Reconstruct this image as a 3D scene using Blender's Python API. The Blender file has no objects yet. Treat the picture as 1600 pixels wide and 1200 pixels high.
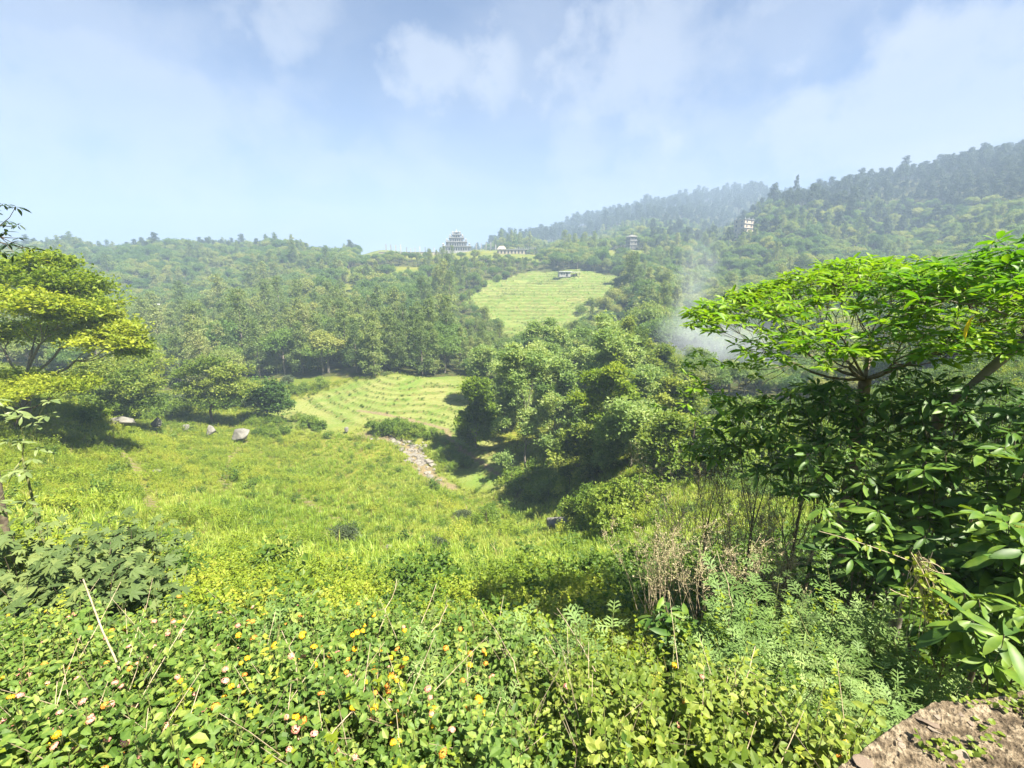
import bpy, math
import numpy as np
from mathutils import Matrix, Vector, Euler

sc = bpy.context.scene
rad = math.radians
# ---------------------------------------------------------------- camera
EYE = np.array([0.0, 0.0, 30.0]); FOC = 733.0; PITCH = rad(13.0)
cam_d = bpy.data.cameras.new('camera'); cam = bpy.data.objects.new('camera', cam_d)
sc.collection.objects.link(cam); sc.camera = cam
cam.location = EYE.tolist(); cam.rotation_euler = (math.pi/2 - PITCH, 0, 0)
cam_d.sensor_width = 36.0; cam_d.lens = 36.0 * FOC / 1600.0
cam_d.clip_start = 0.05; cam_d.clip_end = 8000
# ---------------------------------------------------------------- sky and sun
SUN_AZ, SUN_EL = 122.0, 57.0            # clockwise from straight ahead, above the horizon
sdir = Vector((math.sin(rad(SUN_AZ))*math.cos(rad(SUN_EL)), math.cos(rad(SUN_AZ))*math.cos(rad(SUN_EL)), math.sin(rad(SUN_EL))))
world = bpy.data.worlds.new('World'); sc.world = world; world.use_nodes = True
wn, wl = world.node_tree.nodes, world.node_tree.links
wn.clear()
def N(nodes, t, **kw):
    n = nodes.new(t)
    for k, v in kw.items(): setattr(n, k, v)
    return n
def math_node(nodes, links, op, a, b=None, c=None, clamp=False):
    n = nodes.new('ShaderNodeMath'); n.operation = op; n.use_clamp = clamp
    for i, v in enumerate((a, b, c)):
        if v is None: continue
        if isinstance(v, (int, float)): n.inputs[i].default_value = v
        else: links.new(v, n.inputs[i])
    return n.outputs[0]
def vmath(nodes, links, op, a, b=None):
    n = nodes.new('ShaderNodeVectorMath'); n.operation = op
    for i, v in enumerate((a, b)):
        if v is None: continue
        if isinstance(v, (tuple, list)): n.inputs[i].default_value = v
        else: links.new(v, n.inputs[i])
    return n
def maprange(nodes, links, v, a, b, c=0.0, d=1.0, smooth=True):
    n = nodes.new('ShaderNodeMapRange'); n.interpolation_type = 'SMOOTHSTEP' if smooth else 'LINEAR'
    links.new(v, n.inputs[0])
    for i, x in zip((1, 2, 3, 4), (a, b, c, d)): n.inputs[i].default_value = x
    return n.outputs[0]
def mixcol(nodes, links, fac, a, b, mode='MIX'):
    n = nodes.new('ShaderNodeMix'); n.data_type = 'RGBA'; n.blend_type = mode
    for s, v in ((n.inputs[0], fac), (n.inputs[6], a), (n.inputs[7], b)):
        if isinstance(v, (int, float)): s.default_value = v
        elif isinstance(v, (tuple, list)): s.default_value = tuple(v) + ((1.0,) if len(v) == 3 else ())
        else: links.new(v, s)
    return n.outputs[2]

sky = N(wn, 'ShaderNodeTexSky', sky_type='NISHITA', sun_disc=False)
sky.sun_elevation = rad(SUN_EL); sky.sun_rotation = rad(SUN_AZ)
sky.air_density = 0.9; sky.dust_density = 0.2; sky.ozone_density = 3.0; sky.altitude = 3500
tc = N(wn, 'ShaderNodeTexCoord'); gen = tc.outputs['Generated']
def pixdir(px, py):
    u, v = (px-800)/FOC, (py-600)/FOC
    d = np.array([u, math.cos(PITCH)-v*math.sin(PITCH), -math.sin(PITCH)-v*math.cos(PITCH)])
    return d/np.linalg.norm(d)
# thin high cloud: noise on a flat layer far above, so it shrinks towards the horizon
sep = N(wn, 'ShaderNodeSeparateXYZ'); wl.new(gen, sep.inputs[0])
zc = math_node(wn, wl, 'ADD', math_node(wn, wl, 'MAXIMUM', sep.outputs[2], 0.0), 0.22)
lx = math_node(wn, wl, 'DIVIDE', sep.outputs[0], zc); ly = math_node(wn, wl, 'DIVIDE', sep.outputs[1], zc)
lay = N(wn, 'ShaderNodeCombineXYZ'); wl.new(lx, lay.inputs[0]); wl.new(ly, lay.inputs[1])
nz = N(wn, 'ShaderNodeTexNoise'); wl.new(lay.outputs[0], nz.inputs['Vector'])
nz.inputs['Scale'].default_value = 0.85; nz.inputs['Detail'].default_value = 7; nz.inputs['Roughness'].default_value = 0.52; nz.inputs['Distortion'].default_value = 0.5
veil = maprange(wn, wl, nz.outputs['Fac'], 0.44, 0.74)
fine = N(wn, 'ShaderNodeTexNoise'); wl.new(gen, fine.inputs['Vector'])
fine.inputs['Scale'].default_value = 8.5; fine.inputs['Detail'].default_value = 9; fine.inputs['Roughness'].default_value = 0.58
wob = vmath(wn, wl, 'SCALE', vmath(wn, wl, 'SUBTRACT', fine.outputs['Color'], (0.5, 0.5, 0.5)).outputs[0]); wob.inputs['Scale'].default_value = 0.16
dirw = vmath(wn, wl, 'ADD', gen, wob.outputs[0]).outputs[0]
def cloud(px, py, rx, ry, lo, amt):
    """a soft cloud round a direction of the sky: rx, ry are its half sizes (radians)"""
    d = pixdir(px, py); r = np.cross(d, [0, 0, 1]); r /= np.linalg.norm(r); u = np.cross(r, d)
    df = vmath(wn, wl, 'SUBTRACT', dirw, tuple(d)).outputs[0]
    a = math_node(wn, wl, 'DIVIDE', vmath(wn, wl, 'DOT_PRODUCT', df, tuple(r)).outputs['Value'], rx)
    b = math_node(wn, wl, 'DIVIDE', vmath(wn, wl, 'DOT_PRODUCT', df, tuple(u)).outputs['Value'], ry)
    f = math_node(wn, wl, 'DIVIDE', vmath(wn, wl, 'DOT_PRODUCT', df, tuple(d)).outputs['Value'], max(rx, ry))
    q = math_node(wn, wl, 'SQRT', math_node(wn, wl, 'ADD', math_node(wn, wl, 'ADD', math_node(wn, wl, 'MULTIPLY', a, a), math_node(wn, wl, 'MULTIPLY', b, b)), math_node(wn, wl, 'MULTIPLY', f, f)))
    v = math_node(wn, wl, 'ADD', math_node(wn, wl, 'SUBTRACT', 1.0, q), math_node(wn, wl, 'MULTIPLY', math_node(wn, wl, 'SUBTRACT', fine.outputs['Fac'], 0.5), 2.3))
    return maprange(wn, wl, v, 0.08, 0.85-lo, 0.0, amt)
tot = math_node(wn, wl, 'MULTIPLY', veil, 0.7)
wisp = maprange(wn, wl, nz.outputs['Fac'], 0.25, 0.7, 0.6, 1.1)
for c in ((695, 118, .13, .085, .0, .7), (775, 82, .09, .14, .0, .7), (1040, 100, .30, .20, .0, .70), (1150, 215, .26, .15, .0, .5),
          (1530, 175, .60, .19, .1, .95), (1590, 70, .25, .10, .0, .7), (130, 165, .60, .17, .0, .62), (440, 15, .15, .08, .0, .6), (320, 340, .16, .06, .0, .45),
          (525, 258, .14, .05, .0, .45), (890, 235, .18, .12, .0, .5), (1060, 300, .40, .14, .0, .6), (80, 40, .35, .13, .0, .45), (1180, 60, .3, .12, 0, .4), (350, 200, .3, .1, 0, .4)):
    tot = math_node(wn, wl, 'MAXIMUM', tot, math_node(wn, wl, 'MULTIPLY', cloud(*c), wisp))
clear = mixcol(wn, wl, 1.0, sky.outputs[0], (0.82, 0.84, 0.89), 'MULTIPLY')
clear = mixcol(wn, wl, maprange(wn, wl, sep.outputs[2], 0.42, 0.03, 0.0, 0.75), clear, (1.95, 2.5, 3.5))   # pale air towards the horizon, all round
skyc = mixcol(wn, wl, math_node(wn, wl, 'MINIMUM', tot, 0.92), clear, (3.3, 3.5, 4.0))
bg = N(wn, 'ShaderNodeBackground'); wl.new(skyc, bg.inputs['Color']); bg.inputs['Strength'].default_value = 0.05
wo = N(wn, 'ShaderNodeOutputWorld'); wl.new(bg.outputs[0], wo.inputs['Surface'])
sun_d = bpy.data.lights.new('sun', 'SUN'); sun_d.energy = 5.0; sun_d.angle = rad(0.6); sun_d.color = (1.0, 0.93, 0.80)
sun = bpy.data.objects.new('sun', sun_d); sc.collection.objects.link(sun)
sun.rotation_euler = (-sdir).to_track_quat('-Z', 'Y').to_euler(); sun.location = (40, 40, 200)
sc.view_settings.view_transform = 'Standard'; sc.view_settings.look = 'None'
sc.view_settings.exposure = 2.22; sc.view_settings.gamma = 1.0; sc.view_settings.use_curve_mapping = False
try:
    sc.render.engine = 'CYCLES'
    sc.cycles.max_bounces = 8; sc.cycles.diffuse_bounces = 5; sc.cycles.transmission_bounces = 4; sc.cycles.glossy_bounces = 2
    sc.cycles.volume_bounces = 1; sc.cycles.transparent_max_bounces = 8; sc.cycles.volume_step_rate = 2.0
    sc.cycles.use_denoising = True
except Exception: pass

# ---------------------------------------------------------------- helpers
rng = np.random.default_rng(11)
MAT = {}
def link(o): sc.collection.objects.link(o); return o
def tag(o, label=None, cat=None, group=None, kind=None):
    if label: o['label'] = label
    if cat: o['category'] = cat
    if group: o['group'] = group
    if kind: o['kind'] = kind
    return o
def empty(name, loc=(0, 0, 0), rz=0.0, s=1.0):
    o = bpy.data.objects.new(name, None); link(o)
    o.location = [float(a) for a in loc]; o.rotation_euler = (0, 0, rz); o.scale = (s, s, s); o.empty_display_size = 0.2
    return o
def copy_obj(o, parent=None):
    c = o.copy(); link(c); c.parent = parent
    return c
def place(o, M):
    o.matrix_basis = Matrix(M.tolist() if hasattr(M, 'tolist') else M)

class MB:
    """collects vertices, quads and triangles (numpy) and builds one mesh"""
    def __init__(s): s.v, s.q, s.t, s.qm, s.tm, s.tint, s.n = [], [], [], [], [], [], 0
    def add(s, V, Q=None, T=None, m=0, tint=0.5):
        V = np.asarray(V, float).reshape(-1, 3)
        if Q is not None and len(Q): Q = np.asarray(Q, int).reshape(-1, 4); s.q.append(Q+s.n); s.qm.append(np.full(len(Q), m))
        if T is not None and len(T): T = np.asarray(T, int).reshape(-1, 3); s.t.append(T+s.n); s.tm.append(np.full(len(T), m))
        s.tint.append(np.broadcast_to(np.asarray(tint, float), (len(V),)).copy())
        s.v.append(V); s.n += len(V)
        return s
    def inst(s, tpl, R, L, m=0, tint=None):
        """copies of a template (V,Q,T) with matrices R (n,3,3) and places L (n,3)"""
        V, Q, T = tpl[:3]; n = len(L); k = len(V)
        if n == 0: return s
        W = np.einsum('nij,kj->nki', R, V) + L[:, None, :]
        off = (np.arange(n)*k)[:, None, None]
        q = (np.asarray(Q, int)[None]+off).reshape(-1, 4) if len(Q) else None
        t = (np.asarray(T, int)[None]+off).reshape(-1, 3) if len(T) else None
        tn = 0.5 if tint is None else np.repeat(np.asarray(tint), k)
        if len(tpl) > 3: tn = np.clip(tn+np.tile(tpl[3], n), 0, 1)
        return s.add(W.reshape(-1, 3), q, t, m, tn)
    def tube(s, P, r, sides=5, m=0, tint=0.5, cap=False):
        P = np.asarray(P, float); r = np.broadcast_to(np.asarray(r, float), (len(P),)); n = len(P)
        d = np.gradient(P, axis=0); d /= np.linalg.norm(d, axis=1)[:, None]+1e-9
        a = np.cross(d, np.where(np.abs(d[:, 2:3]) > 0.92, [[1., 0, 0]], [[0, 0, 1.]])); a /= np.linalg.norm(a, axis=1)[:, None]+1e-9
        b = np.cross(d, a); th = np.arange(sides)*2*math.pi/sides
        V = P[:, None]+r[:, None, None]*(np.cos(th)[None, :, None]*a[:, None]+np.sin(th)[None, :, None]*b[:, None])
        i = np.arange(n-1)[:, None]*sides; j = np.arange(sides)[None]; jn = (j+1) % sides
        Q = np.stack([i+j, i+jn, i+sides+jn, i+sides+j], -1).reshape(-1, 4)
        return s.add(V.reshape(-1, 3), Q, None, m, tint)
    def box(s, c, size, m=0, rz=0.0, tint=0.5, taper=1.0):
        x, y, z = np.asarray(size)/2.0
        V = np.array([[sx*x*(taper if sz > 0 else 1), sy*y*(taper if sz > 0 else 1), sz*z] for sz in (-1, 1) for sy in (-1, 1) for sx in (-1, 1)])
        c_, s_ = math.cos(rz), math.sin(rz)
        V = V @ np.array([[c_, s_, 0], [-s_, c_, 0], [0, 0, 1]]) + np.asarray(c, float)
        return s.add(V, [[0, 2, 3, 1], [4, 5, 7, 6], [0, 1, 5, 4], [2, 6, 7, 3], [0, 4, 6, 2], [1, 3, 7, 5]], None, m, tint)
    def mesh(s, name, mats, smooth=False):
        V = np.concatenate(s.v) if s.v else np.zeros((0, 3))
        Q = np.concatenate(s.q) if s.q else np.zeros((0, 4), int); T = np.concatenate(s.t) if s.t else np.zeros((0, 3), int)
        me = bpy.data.meshes.new(name)
        me.vertices.add(len(V)); me.vertices.foreach_set('co', V.astype(np.float32).ravel())
        loops = np.concatenate([Q.ravel(), T.ravel()]).astype(np.int32)
        me.loops.add(len(loops)); me.loops.foreach_set('vertex_index', loops)
        st = np.concatenate([np.arange(len(Q))*4, len(Q)*4+np.arange(len(T))*3]).astype(np.int32)
        me.polygons.add(len(st)); me.polygons.foreach_set('loop_start', st)
        mi = np.concatenate(([np.concatenate(s.qm)] if s.qm else [])+([np.concatenate(s.tm)] if s.tm else [])+[np.zeros(0)]).astype(np.int32)
        for mt in mats: me.materials.append(MAT[mt] if isinstance(mt, str) else mt)
        me.polygons.foreach_set('material_index', mi)
        me.polygons.foreach_set('use_smooth', np.full(len(st), smooth))
        at = me.attributes.new('tint', 'FLOAT', 'POINT'); at.data.foreach_set('value', np.concatenate(s.tint).astype(np.float32) if s.tint else [])
        me.update(calc_edges=True); me.validate()
        return me
    def build(s, name, mats, parent=None, smooth=False):
        o = bpy.data.objects.new(name, s.mesh(name, mats, smooth)); link(o); o.parent = parent
        return o

def rot_from_dir(d, up=None, roll=None):
    """matrices whose y axis is d (n,3); z axis near up"""
    d = d/(np.linalg.norm(d, axis=1)[:, None]+1e-9)
    if up is None: up = np.broadcast_to([0., 0, 1], d.shape)
    x = np.cross(d, up); ln = np.linalg.norm(x, axis=1)[:, None]; x = np.where(ln < 1e-3, [[1., 0, 0]], x/(ln+1e-9))
    z = np.cross(x, d)
    if roll is not None:
        c, s_ = np.cos(roll)[:, None], np.sin(roll)[:, None]; x, z = c*x+s_*z, -s_*x+c*z
    return np.stack([x, d, z], axis=2)
def rand_dirs(n, r=rng):
    v = r.normal(size=(n, 3)); return v/np.linalg.norm(v, axis=1)[:, None]
def bez(p0, p1, p2, n=5):
    t = np.linspace(0, 1, n)[:, None]
    return (1-t)**2*np.asarray(p0)+2*t*(1-t)*np.asarray(p1)+t*t*np.asarray(p2)

# ---------------------------------------------------------------- materials
def new_mat(name):
    m = bpy.data.materials.new(name); m.use_nodes = True; MAT[name] = m
    nt = m.node_tree; nt.nodes.clear()
    out = nt.nodes.new('ShaderNodeOutputMaterial')
    return m, nt.nodes, nt.links, out
def leaf_mat(name, a, b, c=None, trans=0.38, rough=0.5, spec=0.3, tboost=(1.25, 1.2, 0.6), objvar=0.35, patch=0.0, pamp=1.6):
    """leaf: colour from a through b to c by the leaf's own tint and the plant's; light shines through it"""
    m, n, l, out = new_mat(name)
    at = N(n, 'ShaderNodeAttribute', attribute_name='tint'); oi = N(n, 'ShaderNodeObjectInfo')
    f = math_node(n, l, 'ADD', math_node(n, l, 'MULTIPLY', at.outputs['Fac'], 1-objvar), math_node(n, l, 'MULTIPLY', oi.outputs['Random'], objvar))
    if patch > 0:
        geo = N(n, 'ShaderNodeNewGeometry'); nz = N(n, 'ShaderNodeTexNoise'); l.new(geo.outputs['Position'], nz.inputs['Vector'])
        nz.inputs['Scale'].default_value = patch; nz.inputs['Detail'].default_value = 3
        f = math_node(n, l, 'ADD', f, math_node(n, l, 'MULTIPLY', math_node(n, l, 'SUBTRACT', nz.outputs['Fac'], 0.5), pamp), clamp=True)
    rp = N(n, 'ShaderNodeValToRGB'); l.new(f, rp.inputs[0])
    el = rp.color_ramp.elements; el[0].position = 0.08; el[0].color = (*a, 1); el[1].position = 0.92; el[1].color = (*(c or b), 1)
    if c: e = el.new(0.55); e.color = (*b, 1)
    p = N(n, 'ShaderNodeBsdfPrincipled'); l.new(rp.outputs[0], p.inputs['Base Color'])
    p.inputs['Roughness'].default_value = rough; p.inputs['Specular IOR Level'].default_value = spec
    t = N(n, 'ShaderNodeBsdfTranslucent'); l.new(mixcol(n, l, 1.0, rp.outputs[0], tboost, 'MULTIPLY'), t.inputs['Color'])
    mx = N(n, 'ShaderNodeMixShader'); mx.inputs[0].default_value = trans
    l.new(p.outputs[0], mx.inputs[1]); l.new(t.outputs[0], mx.inputs[2]); l.new(mx.outputs[0], out.inputs[0])
    return m
def rough_mat(name, a, b, scale=4.0, rough=0.85, bump=0.3, c=None, detail=6, objvar=0.0):
    m, n, l, out = new_mat(name)
    tcn = N(n, 'ShaderNodeTexCoord'); nz = N(n, 'ShaderNodeTexNoise'); l.new(tcn.outputs['Object'], nz.inputs['Vector'])
    nz.inputs['Scale'].default_value = scale; nz.inputs['Detail'].default_value = detail; nz.inputs['Roughness'].default_value = 0.62
    f = maprange(n, l, nz.outputs['Fac'], 0.3, 0.7)
    if objvar:
        oi = N(n, 'ShaderNodeObjectInfo')
        f = math_node(n, l, 'ADD', math_node(n, l, 'MULTIPLY', f, 1-objvar), math_node(n, l, 'MULTIPLY', oi.outputs['Random'], objvar))
    rp = N(n, 'ShaderNodeValToRGB'); l.new(f, rp.inputs[0])
    el = rp.color_ramp.elements; el[0].color = (*a, 1); el[1].color = (*b, 1)
    if c: e = el.new(0.5); e.color = (*c, 1)
    p = N(n, 'ShaderNodeBsdfPrincipled'); l.new(rp.outputs[0], p.inputs['Base Color']); p.inputs['Roughness'].default_value = rough
    p.inputs['Specular IOR Level'].default_value = 0.25
    if bump:
        bp = N(n, 'ShaderNodeBump'); bp.inputs['Strength'].default_value = bump; bp.inputs['Distance'].default_value = 0.05
        l.new(nz.outputs['Fac'], bp.inputs['Height']); l.new(bp.outputs[0], p.inputs['Normal'])
    l.new(p.outputs[0], out.inputs[0])
    return m

# ---------------------------------------------------------------- terrain
def zat(py, d): return -d*math.tan(PITCH+math.atan((py-600)/FOC))
def at(px, py, d):
    """the point seen at a pixel of the photograph, d metres ahead"""
    u, v = (px-800)/FOC, (py-600)/FOC
    den = math.cos(PITCH)-v*math.sin(PITCH)
    return np.array([u*d/den, d, EYE[2]+zat(py, d)])
def proj(P):
    P = np.asarray(P, float)-EYE
    cp, sp = math.cos(PITCH), math.sin(PITCH)
    f = P[..., 1]*cp-P[..., 2]*sp; u = P[..., 1]*sp+P[..., 2]*cp
    f = np.where(f < 0.05, 0.05, f)
    return 800+FOC*P[..., 0]/f, 600-FOC*u/f
CP = []
for x in (-8, -4, -1.5, 0, 1.5, 4, 8):
    CP += [(x, -4, -1.6), (x, -0.5, -1.6), (x, 0.6, -1.65)]
    CP += [(x, 2.0, -2.95), (x, 4.0, -4.4 if x < 3 else -4.3), (x, 6.0, -5.6 if x < 3 else -5.2)]
CP += [(x, y, z) for x, y, z in ((-30, -10, 2), (30, -10, 2), (0, -40, 6), (-80, -60, 20), (80, -60, 20), (-25, 4, -3), (25, 4, -1.5), (-60, 5, -1), (60, 5, 4), (-200, 0, 10), (200, 0, 30), (-600, 0, 30), (600, 0, 110), (0, -600, 40), (-14, 9, -6.0), (13, 10, -6.2), (22, 20, -6))]
PIX = [(700, 900, 14), (700, 850, 26), (700, 800, 40), (500, 900, 13), (450, 850, 23), (450, 800, 33), (430, 740, 50), (430, 700, 64), (560, 740, 52), (600, 715, 60),
       (560, 678, 72), (640, 697, 67), (480, 655, 80), (560, 620, 90), (620, 590, 100), (700, 598, 98), (740, 680, 70), (720, 765, 54), (800, 795, 47), (790, 742, 56), (450, 600, 106),
       (200, 800, 22), (100, 720, 34), (40, 655, 38), (130, 648, 46), (200, 672, 60), (330, 664, 72), (0, 900, 8), (250, 860, 15), (-200, 700, 26), (-250, 560, 60), (-200, 620, 40),
       (300, 585, 120), (450, 585, 116), (620, 575, 112), (200, 590, 110), (0, 560, 110), (250, 515, 200), (300, 462, 280), (250, 397, 380), (100, 402, 380), (-100, 408, 380), (450, 395, 400), (715, 393, 390), (800, 396, 385), (600, 394, 395),
       (600, 500, 190), (600, 440, 270), (650, 560, 130), (450, 500, 200), (450, 445, 290), (100, 500, 210), (100, 440, 300), (-150, 480, 200), (750, 540, 150),
       (840, 520, 175), (850, 470, 228), (880, 428, 290), (960, 430, 290), (760, 460, 240), (900, 398, 370), (1000, 398, 350), (960, 520, 170),
       (1010, 480, 205), (1150, 590, 108), (1100, 485, 220), (1060, 432, 300), (1160, 372, 380), (1200, 330, 440), (1240, 322, 460), (1320, 303, 475), (1400, 284, 480), (1500, 264, 480), (1600, 248, 480), (1800, 210, 480), (1400, 352, 380), (1300, 402, 300), (1500, 402, 270), (1560, 408, 230), (1750, 400, 200), (1400, 490, 180), (1400, 600, 90), (1560, 560, 45), (1560, 660, 24), (1750, 600, 30), (1250, 640, 60), (1250, 760, 26),
       (800, 389, 850), (900, 356, 900), (1000, 335, 900), (1100, 316, 920), (1180, 302, 950), (1260, 325, 950), (1240, 345, 610), (1320, 330, 610), (1400, 312, 620), (1500, 295, 620), (1600, 280, 620), (1400, 340, 900), (700, 395, 900), (500, 402, 900), (200, 410, 900), (-200, 410, 900),
       (820, 745, 58), (760, 740, 58), (950, 740, 42), (870, 818, 36), (960, 845, 22), (1050, 800, 24), (900, 608, 84), (1000, 610, 80), (1060, 700, 44), (820, 620, 88)]
CP += [tuple(at(px, py, d)-np.array([0, 0, EYE[2]])) for px, py, d in PIX]
for px in (-200, 200, 500, 700):     # the land falls away behind the near ridge
    CP.append(tuple(at(px, 415, 560)-np.array([0, 0, EYE[2]])))
CP.append(tuple(at(900, 398, 560)-np.array([0, 0, EYE[2]]))); CP.append(tuple(at(1150, 372, 620)-np.array([0, 0, EYE[2]])))
for ang in range(-180, 180, 30):
    a = rad(ang); CP.append((1450*math.sin(a), 1450*math.cos(a), -20 if abs(ang) < 45 else 60))
CP = np.array(CP)
def warp(x, y):
    r = np.hypot(x, y+2.0); s = np.log((r+5)/5)*1.1
    a = np.arctan2(x, y+2.0)
    return np.stack([s*np.sin(a), s*np.cos(a)], -1), r
def tps(d2): return 0.5*d2*np.log(d2+1e-9)
W, Rr = warp(CP[:, 0], CP[:, 1])
K = tps(((W[:, None]-W[None])**2).sum(-1))+np.eye(len(W))*0.002
Pm = np.concatenate([np.ones((len(W), 1)), W], 1)
A = np.block([[K, Pm], [Pm.T, np.zeros((3, 3))]])
sol = np.linalg.solve(A, np.concatenate([CP[:, 2]/(Rr+4), np.zeros(3)]))
def H0(x, y):
    x = np.asarray(x, float); y = np.asarray(y, float); shp = x.shape
    w, r = warp(x.ravel(), y.ravel()); out = np.empty(len(w))
    for i in range(0, len(w), 20000):
        ww = w[i:i+20000]; d2 = ((ww[:, None]-W[None])**2).sum(-1)
        out[i:i+20000] = tps(d2) @ sol[:-3] + sol[-3] + ww @ sol[-2:]
    return np.clip((out*(r+4)).reshape(shp)+EYE[2], 0.0, 196.0)
_nr = np.random.default_rng(5)
_NW = [(_nr.normal(size=2), _nr.uniform(0, 6.28)) for _ in range(14)]
def noise2(x, y, s):
    v = 0
    for i, (k, ph) in enumerate(_NW):
        k = k/np.linalg.norm(k)*(0.6+0.16*i)/s*2.2
        v = v+np.sin(k[0]*x+k[1]*y+ph+1.3*np.sin(k[1]*x*0.7-k[0]*y*0.6+ph))
    return v/len(_NW)*1.6
def inpoly(px, py, poly):
    poly = np.asarray(poly, float); c = np.zeros(np.shape(px), bool); j = len(poly)-1
    for i in range(len(poly)):
        xi, yi = poly[i]; xj, yj = poly[j]
        c ^= ((yi > py) != (yj > py)) & (px < (xj-xi)*(py-yi)/(yj-yi+1e-9)+xi); j = i
    return c
def hit0(px, py, dmin=2.0, dmax=1100.0, h=None):
    h = h or H0
    ds = np.geomspace(dmin, dmax, 500)
    P = np.array([at(px, py, d) for d in ds]); g = h(P[:, 0], P[:, 1])
    k = np.nonzero(g >= P[:, 2])[0]
    if not len(k): return P[-1]
    k = k[0]
    if k == 0: return np.array([P[0, 0], P[0, 1], g[0]])
    a, b = P[k-1, 2]-g[k-1], g[k]-P[k, 2]; t = a/(a+b+1e-9)
    p = P[k-1]*(1-t)+P[k]*t
    return p
def wpoly(pts, ds=None): return np.array([(hit0(*p) if ds is None else at(p[0], p[1], ds[i]))[:2] for i, p in enumerate(pts)])
# terraced fields follow the contour lines of the hillside
LOW = wpoly([(448, 642), (470, 628), (520, 612), (560, 598), (640, 590), (705, 592), (722, 640), (745, 668), (700, 676), (640, 662), (560, 658), (500, 664), (462, 660)])
LOW2 = wpoly([(705, 672), (745, 668), (770, 700), (800, 735), (775, 760), (730, 748), (690, 700)])
UPP = wpoly([(715, 462), (760, 440), (830, 424), (900, 421), (965, 426), (968, 470), (940, 500), (900, 520), (880, 545), (790, 545), (760, 500)])
def mask_soft(x, y, poly, w):
    """1 inside a field, falling to 0 over w metres outside"""
    ins = inpoly(x, y, poly); d = np.full(np.shape(x), 1e9)
    for i in range(len(poly)):
        a, b = poly[i-1], poly[i]; ab = b-a
        t = np.clip(((x-a[0])*ab[0]+(y-a[1])*ab[1])/(ab@ab+1e-9), 0, 1)
        d = np.minimum(d, np.hypot(x-a[0]-t*ab[0], y-a[1]-t*ab[1]))
    return np.where(ins, 1.0, np.clip(1-d/w, 0, 1))
def near_bbox(x, y, poly, pad): return (x > poly[:, 0].min()-pad) & (x < poly[:, 0].max()+pad) & (y > poly[:, 1].min()-pad) & (y < poly[:, 1].max()+pad)
def step(h, s, edge):
    """contour steps: flat, then a riser over the last part; returns height and how much it is riser"""
    q = h/s; k = np.floor(q); f = q-k
    r = np.clip((f-(1-edge))/edge, 0, 1); rs = r*r*(3-2*r)
    lip = np.exp(-((f-0.06)/0.06)**2)*0.16
    return (k+rs)*s+lip*s*1.0, np.maximum(4*r*(1-r), (lip > 0.05)*0.9)
TERR = ((LOW, 0.36, 0.22, 6.0, 0.45, 13.0), (LOW2, 0.55, 0.25, 3.0, 0.3, 6.0), (UPP, 1.25, 0.30, 10.0, 4.5, 26.0))
def H(x, y, full=False):
    x = np.asarray(x, float); y = np.asarray(y, float)
    h = H0(x, y); r = np.hypot(x, y)
    amp = np.clip((r-8)/60, 0, 1)
    rough = amp*(0.35*noise2(x, y, 9.0))+np.clip((r-130)/200, 0, 1)*2.2*noise2(x, y, 38.0)
    fld = np.zeros(np.shape(x)); ris = np.zeros(np.shape(x)); out = h+rough
    for poly, s, edge, soft, na, ns in TERR:
        sel = near_bbox(x, y, poly, soft)
        if not sel.any(): continue
        xs, ys = x[sel], y[sel]; m = mask_soft(xs, ys, poly, soft)
        hs, rr = step(h[sel]+na*noise2(xs, ys, ns)*(0.5), s, edge)
        out[sel] = out[sel]*(1-m)+hs*m
        fld[sel] = np.maximum(fld[sel], m); ris[sel] = np.maximum(ris[sel], rr*m)
    return (out, fld, ris) if full else out
# stream bed and footpath lines
STREAM = np.array([hit0(*p) for p in ((430, 668), (500, 672), (560, 676), (610, 683), (645, 698), (655, 716), (668, 735), (700, 756), (740, 775), (800, 796), (860, 815), (960, 838))])
PATH = np.array([hit0(*p) for p in ((560, 640), (630, 652), (672, 662), (700, 672), (700, 682), (715, 698), (745, 715), (775, 735), (800, 745))])
def dist_line(x, y, L):
    d = np.full(np.shape(x), 1e9)
    for a, b in zip(L[:-1, :2], L[1:, :2]):
        ab = b-a; t = np.clip(((x-a[0])*ab[0]+(y-a[1])*ab[1])/(ab@ab+1e-9), 0, 1)
        d = np.minimum(d, np.hypot(x-a[0]-t*ab[0], y-a[1]-t*ab[1]))
    return d
_H = H
def H(x, y, full=False):
    o, f, r = _H(np.atleast_1d(np.asarray(x, float)), np.atleast_1d(np.asarray(y, float)), True)
    xx = np.atleast_1d(x); yy = np.atleast_1d(y)
    ds = dist_line(xx, yy, STREAM[1:9]); o = o-0.6*np.exp(-(ds/1.8)**2)
    return (o, f, r) if full else o
def hz(x, y): return float(H(np.array([x]), np.array([y]))[0])
def hit(px, py, dmin=2.0, dmax=1100.0): return hit0(px, py, dmin, dmax, H)
def axis(parts):
    a = [np.arange(lo, hi, st) for lo, hi, st in parts]; return np.concatenate(a)
gx = np.concatenate([-np.geomspace(1500, 110, 26), axis([(-100, -64, 4), (-64, 74, 0.72), (74, 110, 4)]), np.geomspace(112, 1500, 26)])
gy = np.concatenate([-np.geomspace(1500, 40, 12), axis([(-36, 0, 3), (0, 120, 0.56), (120, 160, 1.2), (160, 305, 0.8), (305, 500, 5)]), np.geomspace(505, 1500, 34)])
# finer x steps farther out only matter for ridges
gx = np.unique(np.concatenate([gx, np.arange(-420, -64, 7.0), np.arange(74, 560, 7.0)]))
GX, GY = np.meshgrid(gx, gy)
GZ, GF, GR = H(GX.ravel(), GY.ravel(), True)
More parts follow.
